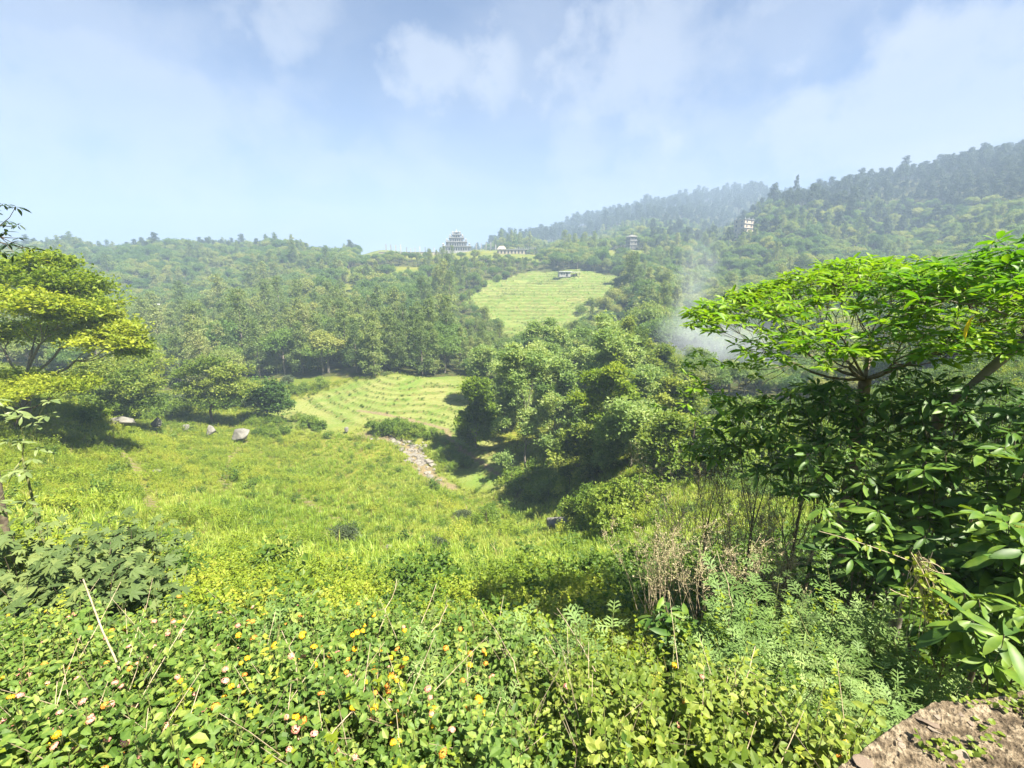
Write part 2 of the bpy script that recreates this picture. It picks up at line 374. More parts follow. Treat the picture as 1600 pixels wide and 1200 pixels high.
# ground material: soil, grass, crop and forest floor by where they grow (masks kept on the mesh)
gpx, gpy = proj(np.stack([GX.ravel(), GY.ravel(), GZ], -1))
X_, Y_ = GX.ravel(), GY.ravel()
dS, dP = dist_line(X_, Y_, STREAM[2:8]), dist_line(X_, Y_, PATH)
FOREST_CLEAR = [wpoly([(528, 446), (556, 440), (566, 500), (532, 488)]), wpoly([(535, 424), (655, 418), (660, 434), (545, 440)]), UPP,
                wpoly([(560, 393.5), (700, 393.5), (800, 395.5), (845, 397), (845, 410), (690, 408), (560, 408)]), wpoly([(945, 393), (1010, 392), (1010, 412), (950, 414)])]
FRONT = wpoly([(-300, 600), (0, 600), (200, 606), (330, 598), (440, 592), (560, 588), (640, 588), (720, 590), (790, 598), (900, 602)])
def is_forest(x, y):
    x = np.asarray(x, float); y = np.asarray(y, float)
    edge = np.maximum(np.interp(x, FRONT[:, 0], FRONT[:, 1], left=100), 100)
    edge = np.where(x > 24, np.interp(x, [24, 34, 60, 120, 300], [100, 76, 58, 70, 90]), edge)
    f = (y > edge + 3*noise2(x, y, 12.0))
    for p in FOREST_CLEAR: f &= ~inpoly(x, y, p)
    return f
forest = is_forest(X_, Y_)
bare = np.clip(1-dS/1.9+0.35*noise2(X_, Y_, 2.0), 0, 1)*(Y_ > 20)*np.where(X_ > -5, 0.75, 1.0)
bare = np.maximum(bare, np.clip(1.25-dP/0.5, 0, 1))
TRACKS = []
for tr in (((168, 682), (185, 700), (205, 722), (222, 750), (240, 800)), ((385, 690), (360, 715), (350, 760)), ((470, 775), (500, 800), (530, 812), (600, 822), (640, 836), (720, 845))):
    L = np.array([hit(*p) for p in tr]); TRACKS.append(L); bare = np.maximum(bare, np.clip(1.0-dist_line(X_, Y_, L)/0.4+0.5*noise2(X_, Y_, 1.0), 0, .8))
def vgroup(me, name, val):
    a = me.attributes.new(name, 'FLOAT', 'POINT'); a.data.foreach_set('value', np.asarray(val, np.float32))
m, n, l, out = new_mat('ground')
geo = N(n, 'ShaderNodeNewGeometry'); pos = geo.outputs['Position']
def gnoise(s, d=5):
    q = N(n, 'ShaderNodeTexNoise'); l.new(pos, q.inputs['Vector']); q.inputs['Scale'].default_value = s; q.inputs['Detail'].default_value = d; q.inputs['Roughness'].default_value = 0.6
    return q.outputs['Fac']
def gat(nm): return N(n, 'ShaderNodeAttribute', attribute_name=nm).outputs['Fac']
n1, n2, n3 = gnoise(0.09), gnoise(0.9), gnoise(6.0, 6)
col = mixcol(n, l, maprange(n, l, n1, 0.35, 0.65), (0.085, 0.12, 0.014), (0.15, 0.155, 0.022))
col = mixcol(n, l, maprange(n, l, n2, 0.45, 0.7, 0, 0.6), col, (0.13, 0.115, 0.03))
crop = mixcol(n, l, maprange(n, l, gnoise(0.16), 0.38, 0.62), (0.115, 0.175, 0.034), (0.185, 0.205, 0.062))
crop = mixcol(n, l, maprange(n, l, gnoise(2.4), 0.35, 0.7, 0, 0.55), crop, (0.10, 0.13, 0.02))
crop = mixcol(n, l, maprange(n, l, gnoise(0.075, 4), 0.52, 0.66, 0, 0.4), crop, (0.23, 0.20, 0.085))
col = mixcol(n, l, gat('field'), col, crop)
col = mixcol(n, l, maprange(n, l, gat('riser'), 0.15, 0.8, 0, 0.75), col, mixcol(n, l, maprange(n, l, n2, 0.4, 0.6), (0.065, 0.115, 0.014), (0.12, 0.115, 0.035)))
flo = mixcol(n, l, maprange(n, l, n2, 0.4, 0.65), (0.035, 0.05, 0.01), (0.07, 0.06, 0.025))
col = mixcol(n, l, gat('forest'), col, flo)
soil = mixcol(n, l, maprange(n, l, n3, 0.35, 0.65), (0.21, 0.165, 0.095), (0.12, 0.10, 0.05))
col = mixcol(n, l, maprange(n, l, gat('bare'), 0.2, 0.65), col, soil)
bp = N(n, 'ShaderNodeBump'); bp.inputs['Strength'].default_value = 0.7; bp.inputs['Distance'].default_value = 0.12; l.new(n3, bp.inputs['Height'])
pb = N(n, 'ShaderNodeBsdfPrincipled'); l.new(col, pb.inputs['Base Color']); pb.inputs['Roughness'].default_value = 0.95; pb.inputs['Specular IOR Level'].default_value = 0.1
l.new(bp.outputs[0], pb.inputs['Normal']); l.new(pb.outputs[0], out.inputs[0])
nx, ny = len(gx), len(gy)
ii, jj = np.meshgrid(np.arange(nx-1), np.arange(ny-1)); base = (jj*nx+ii).ravel()
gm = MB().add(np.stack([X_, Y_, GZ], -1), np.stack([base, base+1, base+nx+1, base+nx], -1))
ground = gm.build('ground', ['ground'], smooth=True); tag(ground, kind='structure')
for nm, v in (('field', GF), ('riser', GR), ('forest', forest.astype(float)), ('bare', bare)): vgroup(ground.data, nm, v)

# ---------------------------------------------------------------- leaf and tree templates
DIAMOND = (np.array([[0, 0, 0], [0.30, 0.45, 0.05], [0, 1, -0.06], [-0.30, 0.45, 0.05]]), [[0, 1, 2, 3]], [])
def clump(k, spread, seed):
    """a spray of k leaves from one point"""
    r = np.random.default_rng(seed); V, Q = [], []
    d = rand_dirs(k, r); d[:, 2] = d[:, 2]*0.55+0.1; R = rot_from_dir(d, rand_dirs(k, r)*0.7+[0, 0, 1])
    s = r.uniform(0.7, 1.1, k)
    for i in range(k):
        V.append((DIAMOND[0]*s[i]) @ R[i].T + d[i]*spread*r.uniform(0.1, 1)); Q.append(np.array([[0, 1, 2, 3]])+4*i)
    return np.concatenate(V), np.concatenate(Q), []
CLUMPS = [clump(5, 0.5, s) for s in range(6)]
def leaves_at(mb, P, size, seed, m=0, normal=None, tint0=None):
    """leaf sprays at points P, size each, turned at random, lit side outward"""
    r = np.random.default_rng(seed); n = len(P); which = r.integers(0, len(CLUMPS), n)
    size = np.broadcast_to(size, (n,))*r.uniform(0.75, 1.25, n)
    up = rand_dirs(n, r)*0.6+[0, 0, 1.0]
    if normal is not None: up = up+normal*0.8
    d = rand_dirs(n, r); R = rot_from_dir(np.cross(up, d), up)*size[:, None, None]
    tint = r.beta(2.2, 2.2, n) if tint0 is None else np.clip(tint0+r.normal(0, 0.16, n), 0, 1)
    for k in range(len(CLUMPS)):
        s = which == k; mb.inst(CLUMPS[k], R[s], P[s], m, tint[s])
def lobe_points(c, rad3, n, r, hollow=0.5, under=0.35):
    d = rand_dirs(int(n*1.6)+4, r); keep = (d[:, 2] > -0.15) | (r.random(len(d)) < under); d = d[keep][:n]
    q = hollow+(1-hollow)*r.random(len(d))**0.6
    return c+d*q[:, None]*rad3, d
def limb(mb, p0, p2, r0, r1, r, sides=5, sag=0.15, m=1, nseg=5):
    p0, p2 = np.asarray(p0, float), np.asarray(p2, float); L = np.linalg.norm(p2-p0)
    p1 = p0*0.45+p2*0.55+rand_dirs(1, r)[0]*L*0.12+np.array([0, 0, -sag*L])
    P = bez(p0, p1, p2, nseg); mb.tube(P, np.linspace(r0, r1, len(P)), sides, m, r.uniform(0.3, 0.7))
    return P
def tree_proto(style, seed, H_, leaf, nleaf):
    """returns (crown MB, trunk MB) of one tree, base at the origin"""
    r = np.random.default_rng(seed); cr, tk = MB(), MB(); lobes = []
    if style == 'slender':            # alder-like: tall, narrow, loose tiers
        w = H_*0.19; k = 21
        for i in range(k):
            t = (i+0.5)/k; z = H_*(0.12+0.86*t); ww = w*(0.55+0.9*math.sin(math.pi*min(1, t*0.8+0.22)))*(1.0-0.36*t)
            a = i*2.4+r.uniform(-.5, .5); q = ww*r.uniform(0.25, 0.95)*(1-t*0.6)
            s = H_*0.075*r.uniform(0.7, 1.35)*(1.12-0.4*t)
            lobes.append((np.array([q*math.cos(a), q*math.sin(a), z]), np.array([s*1.25, s*1.25, s*0.95])))
        tr = 0.012*H_
    elif style == 'round':            # broad crown in billows
        k = 20; w = H_*0.36
        for i in range(k):
            d = rand_dirs(1, r)[0]; d[2] = abs(d[2])*0.9-0.12; q = r.uniform(0.45, 0.92)
            s = H_*0.13*r.uniform(0.65, 1.3)
            lobes.append((np.array([d[0]*w*q, d[1]*w*q, H_*0.55+d[2]*H_*0.40*q]), np.array([s*1.2, s*1.2, s*0.85])))
        tr = 0.02*H_
    elif style == 'pine':             # bare leaning stem, tufts at the top
        k = 11
        for i in range(k):
            t = i/(k-1); a = i*2.4; z = H_*(0.58+0.40*t); q = H_*0.15*(1.05-0.75*t)*r.uniform(.5, 1.1); s = H_*0.068*r.uniform(0.75, 1.3)
            lobes.append((np.array([q*math.cos(a), q*math.sin(a), z]), np.array([s*1.35, s*1.35, s*0.75])))
        tr = 0.011*H_
    else:                             # 'shrub': low, from the ground
        k = 14
        for i in range(k):
            a = r.uniform(0, 6.28); q = H_*0.5*math.sqrt(r.random()); s = H_*0.24*r.uniform(0.7, 1.25)
            lobes.append((np.array([q*math.cos(a), q*math.sin(a), H_*r.uniform(0.2, 0.78)*(1-0.35*q/H_)]), np.array([s*1.1, s*1.1, s])))
        tr = 0.02*H_
    lean = r.normal(0, 0.02, 2)*H_
    tp = np.array([[0, 0, -0.6], [0, 0, H_*0.2], [lean[0]*.5, lean[1]*.5, H_*0.5], [lean[0], lean[1], H_*(0.9 if style != 'round' else 0.62)]])
    tk.tube(tp, np.array([1.3, 1.0, 0.72, 0.2])*tr, 6, 0, 0.5)
    vol = np.array([np.prod(q[1])**(2/3) for q in lobes]); vol /= vol.sum()
    for (c, s3), f in zip(lobes, vol):
        zt = max(c[2]-np.linalg.norm(c[:2])*0.9-0.2*s3[2], H_*0.12); b = np.array([np.interp(zt, tp[:, 2], tp[:, 0]), np.interp(zt, tp[:, 2], tp[:, 1]), zt])
        limb(tk, b, c, tr*0.42, tr*0.1, r, 4, 0.08, 0, 4)
        P, d = lobe_points(c, s3, max(6, int(nleaf*f)), r, 0.35, 0.4)
        P = P+r.normal(0, 0.12, P.shape)*s3
        leaves_at(cr, P, leaf, int(r.integers(1e9)), 0, d, tint0=np.clip(r.normal(0.5, 0.17), 0.1, 0.9))
    return cr, tk
# leaf colours of the kinds of tree
leaf_mat('alder_leaf', (0.075, 0.130, 0.030), (0.180, 0.240, 0.064), (0.310, 0.325, 0.120), trans=0.45, objvar=0.6)
leaf_mat('forest_leaf', (0.055, 0.125, 0.028), (0.150, 0.235, 0.044), (0.310, 0.325, 0.085), trans=0.45, objvar=0.7)
leaf_mat('pine_leaf', (0.030, 0.058, 0.026), (0.070, 0.105, 0.045), trans=0.2, objvar=0.4)
leaf_mat('bright_leaf', (0.070, 0.125, 0.010), (0.155, 0.240, 0.014), (0.260, 0.320, 0.026), trans=0.5, objvar=0.2)
leaf_mat('dense_leaf', (0.030, 0.070, 0.014), (0.080, 0.150, 0.024), (0.155, 0.215, 0.045), trans=0.34, objvar=0.3)
rough_mat('bark_pale', (0.11, 0.095, 0.075), (0.22, 0.195, 0.155), 8.0, 0.9, 0.2)
rough_mat('bark_dark', (0.05, 0.038, 0.026), (0.13, 0.10, 0.075), 12.0, 0.9, 0.4)

PROTO = {}
def proto(key, style, seed, H_, leaf, nleaf, lm, bm):
    cr, tk = tree_proto(style, seed, H_, leaf, nleaf)
    PROTO[key] = dict(crown=cr.mesh('crown', [lm]), trunk=tk.mesh('trunk', [bm], True), H=H_, style=style)
    j = MB(); j.v, j.q, j.qm, j.tint, j.n = list(cr.v), list(cr.q), list(cr.qm), list(cr.tint), cr.n
    for v, q, ti in zip(tk.v, tk.q, tk.tint): pass
    nv = cr.n
    for v, q, ti in zip(tk.v, tk.q, tk.tint):
        j.v.append(v); j.tint.append(ti); j.q.append(q+nv); j.qm.append(np.full(len(q), 1))
    j.n = nv+tk.n
    PROTO[key]['joined'] = j.mesh('tree_mass_'+key, [lm, bm])
for i in range(5): proto('slender%d' % i, 'slender', 100+i, 14.0+i*0.8, 0.42, 950, 'alder_leaf', 'bark_pale')
for i in range(5): proto('round%d' % i, 'round', 200+i, 10.0+i*0.7, 0.45, 1150, 'forest_leaf', 'bark_pale')
for i in range(3): proto('pine%d' % i, 'pine', 300+i, 13.5+i*1.5, 0.50, 520, 'pine_leaf', 'bark_dark')
for i in range(3): proto('shrub%d' % i, 'shrub', 400+i, 3.0+i*0.5, 0.28, 600, 'dense_leaf', 'bark_dark')

def scatter_stuff(name, meshes, P, idx, rz, scl, label, cat=None, tilt=None):
    """what nobody could count: points that carry copies of a few plants"""
    col = bpy.data.collections.new(name+'_plants')
    for i, me in enumerate(meshes):
        o = bpy.data.objects.new('%s_%02d' % (name, i), me); col.objects.link(o)
    me = bpy.data.meshes.new(name); P = np.asarray(P)
    me.vertices.add(len(P)); me.vertices.foreach_set('co', P.astype(np.float32).ravel())
    a = me.attributes.new('pick', 'INT', 'POINT'); a.data.foreach_set('value', np.asarray(idx, np.int32))
    rot = np.zeros((len(P), 3), np.float32); rot[:, 2] = rz
    if tilt is not None: rot[:, :2] = tilt
    a = me.attributes.new('turn', 'FLOAT_VECTOR', 'POINT'); a.data.foreach_set('vector', rot.ravel())
    a = me.attributes.new('size', 'FLOAT', 'POINT'); a.data.foreach_set('value', np.asarray(scl, np.float32))
    o = bpy.data.objects.new(name, me); link(o); tag(o, label, cat, kind='stuff')
    g = bpy.data.node_groups.new(name, 'GeometryNodeTree')
    g.interface.new_socket('Geometry', in_out='INPUT', socket_type='NodeSocketGeometry'); g.interface.new_socket('Geometry', in_out='OUTPUT', socket_type='NodeSocketGeometry')
    gi, go = g.nodes.new('NodeGroupInput'), g.nodes.new('NodeGroupOutput')
    ip = g.nodes.new('GeometryNodeInstanceOnPoints'); ci = g.nodes.new('GeometryNodeCollectionInfo')
    ci.inputs['Collection'].default_value = col; ci.inputs['Separate Children'].default_value = True; ci.inputs['Reset Children'].default_value = True
    def na(nm, dt):
        q = g.nodes.new('GeometryNodeInputNamedAttribute'); q.data_type = dt; q.inputs['Name'].default_value = nm
        return q.outputs['Attribute']
    g.links.new(gi.outputs[0], ip.inputs['Points']); g.links.new(ci.outputs[0], ip.inputs['Instance']); ip.inputs['Pick Instance'].default_value = True
    g.links.new(na('pick', 'INT'), ip.inputs['Instance Index'])
    er = g.nodes.new('FunctionNodeEulerToRotation'); g.links.new(na('turn', 'FLOAT_VECTOR'), er.inputs[0]); g.links.new(er.outputs[0], ip.inputs['Rotation'])
    g.links.new(na('size', 'FLOAT'), ip.inputs['Scale']); g.links.new(ip.outputs[0], go.inputs[0])
    md = o.modifiers.new('scatter', 'NODES'); md.node_group = g
    return o

# ---------------------------------------------------------------- the woods: every tree gets a place; the ones that show largest become things
F = []          # x, y, z, kind, scale
def wood(y0, y1, cell, ang=60):
    r = np.random.default_rng(int(y0)); xs, ys = [], []
    X0 = y1*math.tan(rad(ang)) if ang < 80 else 900
    gxx, gyy = np.meshgrid(np.arange(-X0, X0, cell), np.arange(y0, y1, cell))
    x = (gxx+r.uniform(-.45, .45, gxx.shape)*cell).ravel(); y = (gyy+r.uniform(-.45, .45, gyy.shape)*cell).ravel()
    k = np.abs(x) < y*1.45+20; x, y = x[k], y[k]
    k = is_forest(x, y); x, y = x[k], y[k]
    return x, y
xs, ys = [], []
for y0, y1, cell in ((52, 100, 4.4), (100, 150, 4.6), (150, 240, 5.2), (240, 420, 6.0), (420, 640, 7.5), (640, 1080, 10.0)):
    a, b = wood(y0, y1, cell); xs.append(a); ys.append(b)
fx, fy = np.concatenate(xs), np.concatenate(ys); fz = H(fx, fy)
fpx, fpy = proj(np.stack([fx, fy, fz], -1))
fr = np.random.default_rng(77); nF = len(fx)
u = fr.random(nF); patchn = noise2(fx, fy, 34.0)
kind = np.empty(nF, object)
ridge = np.zeros(nF, bool)
for i in range(nF):
    d = fy[i]; px, py = fpx[i], fpy[i]
    pine = (d > 640) or (px > 1150 and py < 330) or (d > 350 and px < 700 and py < 402 and u[i] < 0.38) or (px > 1000 and py < 400 and d > 330 and u[i] < 0.3)
    if pine: kind[i] = 'pine%d' % fr.integers(3)
    elif (d < 175 and px < 800 and u[i] < 0.6) or (patchn[i] > 0.25 and u[i] < 0.7): kind[i] = 'slender%d' % fr.integers(5)
    else: kind[i] = 'round%d' % fr.integers(5)
fs = np.clip(fr.normal(0.95, 0.2, nF), 0.5, 1.5)*np.where(fy > 230, 0.86, 1.0)*np.where(fy > 640, 1.25, 1.0)
# the wood keeps low in front of the temple terrace and the fields above it
low = ((fpx > 560) & (fpx < 860) & (fpy < 440) & (fpy > 392) & (fy > 250)); fs = np.where(low, fs*0.62, fs)
low2 = (fpx > 705) & (fpx < 985) & (fpy > 500) & (fpy < 625) & (fy > 100); fs = np.where(low2, fs*0.55, fs)
fs = np.where(np.array([k[0] == 'p' for k in kind]), fs*fr.uniform(0.65, 1.35, nF), fs)
fs = np.where((fx > 20) & (fy < 112), fs*0.55, fs)
frz = fr.uniform(0, 6.28, nF)
low3 = (fpx > 700) & (fpx < 800) & (fpy > 455) & (fpy <= 500); fs = np.where(low3, fs*0.55, fs)
fs = np.where((fy < 175) & (fpx < 720), fs*0.9, fs)
fs = np.where((fpx < 700) & np.array([k[0] == 'p' for k in kind]), fs*0.72, fs)
# room around and in front of the houses
near = np.zeros(nF, bool)
for (hx, hy), rr_ in (((1160, 371), 9), ((986, 390), 7), ((243, 494), 6)):
    hp = hit(hx, hy, 150); dd = hp[:2]/np.linalg.norm(hp[:2]); rel = np.stack([fx-hp[0], fy-hp[1]], -1); al = rel@dd; ac = np.abs(rel@np.array([-dd[1], dd[0]]))
    near |= (np.hypot(rel[:, 0], rel[:, 1]) < rr_); fs = np.where((ac < rr_*1.1) & (al < 0) & (al > -45), fs*0.5, fs)
keepF = ~near; fx, fy, fz, fpx, fpy, kind, fs, frz = (a[keepF] for a in (fx, fy, fz, fpx, fpy, kind, fs, frz)); nF = len(fx)
hh = np.array([PROTO[k]['H'] for k in kind])*fs
_, tpy = proj(np.stack([fx, fy, fz+hh], -1)); wpx = hh*0.36*FOC/fy
buf = np.zeros((300, 400), bool); vis = np.zeros(nF)
for poly in ([(1080, 430), (1340, 412), (1600, 390), (1600, 1200), (1100, 1200)], [(0, 400), (120, 410), (215, 520), (215, 660), (0, 660)]):
    yy, xx = np.mgrid[0:300, 0:400]; buf |= inpoly(xx*4.0, yy*4.0, poly)
for i in np.argsort(fy):
    a, b = int(max(0, (fpx[i]-wpx[i]/2)/4)), int(min(400, (fpx[i]+wpx[i]/2)/4+1)); c, d = int(max(0, tpy[i]/4)), int(min(300, fpy[i]/4+1))
    if a >= b or c >= d: continue
    vis[i] = (~buf[c:d, a:b]).sum(); buf[c:d, a+(b-a)//6:b-(b-a)//6] = True
NTREE = 262
pick = np.zeros(nF, bool); pick[np.argsort(-vis)[:NTREE]] = True; pick &= vis > 0
def plant_tree(name, key, p, rz, s, label, group, cat='tree'):
    e = empty(name, p, rz, s); tag(e, label, cat, group)
    for part in ('trunk', 'crown'):
        o = bpy.data.objects.new(part, PROTO[key][part]); link(o); o.parent = e
    return e
for i in np.nonzero(pick)[0]:
    k = kind[i][:-1]; px = fpx[i]
    if fy[i] < 175:
        spot = 'behind the thicket beside the big spreading tree' if px < 262 else 'behind the field tree with the forked trunk' if px < 385 else 'behind the dense round tree' if px < 480 else 'above the left half of the lower terraces' if px < 585 else 'above the right half of the lower terraces' if px < 715 else 'behind the grove' if px < 1050 else 'on the slope behind the large-leaved tree'
        row = 'front-row ' if fy[i] < 121 and px < 1050 else ''
        if k == 'slender': lb, gp = row+'slender grey green tree '+spot, row+'slender trees '+spot
        else: lb, gp = row+'rounded leafy tree '+spot, row+'rounded trees '+spot
    elif k == 'pine': lb, gp = 'dark pine standing against the sky on a wooded ridge', 'pines on the ridges'
    elif px < 720: spot = 'high on the left' if px < 330 else 'in the middle' if px < 520 else 'just below the temple ridge'; lb, gp = ('pale ' if k == 'slender' else 'rounded ')+'tree '+spot+' of the wooded hillside left of the high fields', k+' trees '+spot
    elif px < 1010: lb, gp = ('pale slender ' if k == 'slender' else 'rounded ')+'tree beside the high terraced fields', k+' trees around the high fields'
    else: lb, gp = ('pale slender ' if k == 'slender' else 'rounded ')+'tree on the hazy wooded hillside around the pale tall house', k+' trees of the hazy hillside'
    lb = lb.replace('domed temple and left of the fields', 'stepped white temple')
    plant_tree({'slender': 'slender_tree', 'round': 'rounded_tree', 'pine': 'pine_tree'}[k], kind[i], (fx[i], fy[i], fz[i]-0.2), frz[i], fs[i], lb, gp)
rest = ~pick
keys = sorted(set(kind)); kidx = {k: i for i, k in enumerate(keys)}
scatter_stuff('forest', [PROTO[k]['joined'] for k in keys], np.stack([fx, fy, fz-0.2], -1)[rest], [kidx[k] for k in kind[rest]], frz[rest], fs[rest],
              'dense mixed forest covering the far hillsides', 'forest')
print('forest', nF, 'things', pick.sum())
# ---------------------------------------------------------------- single trees and groves in the valley
def kmeans(P, k, r, it=6):
    k = min(k, len(P)); C = P[r.choice(len(P), k, replace=False)]
    for _ in range(it):
        a = ((P[:, None]-C[None])**2).sum(-1).argmin(1)
        for j in range(k):
            if (a == j).any(): C[j] = P[a == j].mean(0)
    return a
def grow(mb, root, tips, r0, r, levels, m=0, reach=0.55, sag=0.1, sides=6):
    """limbs from a fork out to groups of twigs, each thinner than the one before"""
    if not levels or len(tips) <= 2:
        for t in tips: limb(mb, root, t, r0*0.8, max(r0*0.25, 0.003), r, 3, sag*0.6, m, 3)
        return
    a = kmeans(tips, levels[0], r)
    for j in range(a.max()+1):
        g = tips[a == j]
        if not len(g): continue
        c = g.mean(0); node = root+(c-root)*reach*r.uniform(0.85, 1.1); node[2] -= abs(c[2]-root[2])*0.08
        rr = r0*max(0.30, min(0.85, (len(g)/len(tips))**0.42))
        limb(mb, root, node, rr, rr*0.7, r, sides, sag, m, 5)
        grow(mb, node, g, rr*0.7, r, levels[1:], m, reach, sag, max(3, sides-1))
def hero_tree(name, base, fork, lobes, tips_per, leaf, per_tip, spread, lm, bm, r0, label, cat='tree', group=None, seed=1, levels=(5, 4, 4), flat=0.5):
    r = np.random.default_rng(seed); e = empty(name, base); tag(e, label, cat, group)
    base = np.asarray(base, float); tk, cr = MB(), MB(); T, tn = [], []
    for (c, rx, rz_) in lobes:
        n = max(4, int(tips_per)); d = rand_dirs(n, r); q = r.random(n)**0.4
        p = np.asarray(c)-base+np.stack([d[:, 0]*rx*q, d[:, 1]*rx*q, np.abs(d[:, 2])*rz_*q-0.25*rz_], -1)
        T.append(p); tn.append(np.full(n, np.clip(r.normal(0.55, 0.15), 0.1, 1)))
    T = np.concatenate(T); tn = np.concatenate(tn); fork = np.asarray(fork, float)-base
    mid = fork*0.5+np.array([r.normal(0, .05)*fork[2], 0, 0])
    tk.tube(np.array([[0, 0, -0.5], mid*0.6, mid*1.3, fork]), np.array([1.35, 1.05, 0.95, 0.85])*r0, 8)
    grow(tk, fork, T, r0*0.8, r, list(levels))
    P = np.repeat(T, per_tip, 0); P = P+r.normal(0, 1, P.shape)*np.array([spread, spread, spread*flat])
    leaves_at(cr, P, leaf, seed+5, 0, np.broadcast_to([0, 0, 1.0], P.shape), tint0=np.repeat(tn, per_tip))
    tk.build('trunk', [bm], e, True); cr.build('crown', [lm], e)
    return e
leaf_mat('spread_leaf', (0.095, 0.165, 0.012), (0.210, 0.285, 0.018), (0.340, 0.385, 0.035), trans=0.52, objvar=0.0)
leaf_mat('loose_leaf', (0.065, 0.120, 0.016), (0.145, 0.215, 0.028), (0.280, 0.330, 0.060), trans=0.5, objvar=0.0)
leaf_mat('grey_leaf', (0.105, 0.185, 0.045), (0.215, 0.315, 0.085), (0.350, 0.420, 0.150), trans=0.5, objvar=0.0)
def LB(d, *pts): return [(at(px, py, dd if dd else d), rx*(dd if dd else d)/FOC, rz_*(dd if dd else d)/FOC) for px, py, rx, rz_, dd in pts]
g = hit(38, 648); d0 = g[1]
hero_tree('spreading_tree', g, at(40, 590, d0), LB(d0, (30, 425, 62, 26, 0), (100, 440, 55, 26, 0), (150, 478, 48, 24, 0), (60, 480, 70, 24, d0-3), (188, 520, 28, 16, d0-1), (-60, 450, 80, 40, 0), (110, 520, 60, 16, d0+1), (160, 535, 45, 14, d0-2),
          (-50, 530, 60, 30, 0), (20, 520, 50, 20, d0+3), (130, 455, 40, 20, d0+3), (75, 408, 34, 12, d0+1), (165, 500, 30, 20, d0+2), (20, 470, 50, 24, d0-4), (120, 490, 40, 22, d0-2), (205, 545, 24, 14, d0)), 26, 0.34, 18, 0.5, 'spread_leaf', 'bark_pale', 0.30,
          'large spreading tree with bright yellow green layered crown at the left edge', seed=21, flat=0.5)
g = hit(20, 668); d1 = g[1]
hero_tree('low_layered_tree', g, at(35, 640, d1), LB(d1, (0, 592, 60, 14, 0), (70, 596, 60, 12, 0), (130, 600, 35, 10, 0), (-60, 600, 60, 16, 0), (40, 610, 60, 10, d1-1.5)), 28, 0.24, 20, 0.36, 'spread_leaf', 'bark_dark', 0.13,
          'low flat-topped tree under the big spreading tree', seed=22, flat=0.6)
d2 = 62.0; g = at(165, 665, d2); g[2] = hz(g[0], g[1])
hero_tree('thicket_tree', g, at(160, 620, d2), LB(d2, (150, 578, 40, 22, 0), (190, 590, 38, 22, 0), (215, 605, 35, 20, 0), (170, 620, 45, 16, 0), (125, 628, 35, 16, 0), (225, 628, 25, 12, 0)), 34, 0.40, 18, 0.55, 'loose_leaf', 'bark_dark', 0.16,
          'bushy thicket tree between the spreading tree and the rocks', seed=23, flat=0.6)
g = hit(232, 640); d3 = g[1]
hero_tree('yellowish_tree', g, at(236, 615, d3), LB(d3, (215, 560, 26, 14, 0), (245, 565, 22, 14, 0), (235, 582, 30, 12, 0), (210, 575, 22, 12, 0)), 20, 0.36, 13, 0.45, 'spread_leaf', 'bark_pale', 0.13,
          'small tree with yellowish crown right of the spreading tree', seed=24)
g = hit(333, 662); d4 = g[1]
hero_tree('lone_field_tree', g, at(331, 632, d4), LB(d4, (325, 567, 34, 12, 0), (300, 582, 26, 12, 0), (358, 580, 28, 13, 0), (338, 596, 44, 14, 0), (298, 606, 24, 11, 0), (376, 606, 22, 13, 0), (350, 620, 30, 10, 0), (312, 622, 24, 8, 0)), 26, 0.42, 12, 0.52, 'loose_leaf', 'bark_dark', 0.20,
          'field tree with dark forked trunk standing behind the rocks', seed=25, flat=0.55)
g = hit(417, 660); d5 = g[1]
hero_tree('dense_round_tree', g, at(417, 645, d5), LB(d5, (408, 604, 20, 14, 0), (428, 612, 20, 14, 0), (398, 622, 16, 14, 0), (437, 632, 16, 14, 0), (415, 636, 24, 14, 0), (412, 618, 24, 14, 0)), 30, 0.45, 12, 0.50, 'dense_leaf', 'bark_dark', 0.16,
          'dense round dark green tree left of the lower terraces', seed=26, flat=0.9)
# a wood of loose grey green trees right of the terraces
GROVE = [  # px of the trunk, py of its foot, distance, py of the top, half width px, leaf, label
    (822, 742, 58, 530, 58, 'grey_leaf', 'tallest pale grey green tree at the right edge of the terraces'),
    (745, 704, 66, 597, 32, 'bright_leaf', 'creeper-clad bright green tree beside the bend of the footpath'),
    (788, 690, 72, 560, 40, 'grey_leaf', 'thin grey green tree between the creeper-clad tree and the tallest tree'),
    (945, 725, 47, 572, 58, 'bright_leaf', 'bright yellow green tree in the middle of the grove'),
    (985, 742, 41, 632, 66, 'grey_leaf', 'low feathery grey tree in front of the bright tree'),
    (905, 745, 45, 660, 44, 'loose_leaf', 'dark bushy tree at the grove edge by the stone block'),
    (880, 640, 78, 508, 52, 'grey_leaf', 'grey green tree behind the tallest tree'),
    (930, 632, 82, 492, 48, 'grey_leaf', 'high grey tree at the top of the grove'),
    (985, 628, 80, 500, 46, 'loose_leaf', 'green tree near the smoke at the grove top'),
    (1030, 640, 74, 540, 34, 'loose_leaf', 'outermost grove tree beside the drifting smoke'),
    (845, 612, 92, 500, 40, 'grey_leaf', 'pale tree below the high terraced fields'),
    (1010, 690, 56, 575, 42, 'grey_leaf', 'brownish loose tree above the feathery grey tree'),
    (868, 700, 62, 552, 46, 'grey_leaf', 'grey green tree leaning against the tallest tree'),
    (962, 668, 64, 520, 52, 'grey_leaf', 'broad grey tree behind the bright yellow green tree'),
    (1062, 712, 48, 596, 46, 'loose_leaf', 'green tree behind the tip of the large-leaved tree'),
    (1052, 765, 34, 655, 52, 'loose_leaf', 'low tree behind the dry weeds'),
    (760, 640, 86, 545, 36, 'grey_leaf', 'slim pale tree behind the creeper-clad tree')]
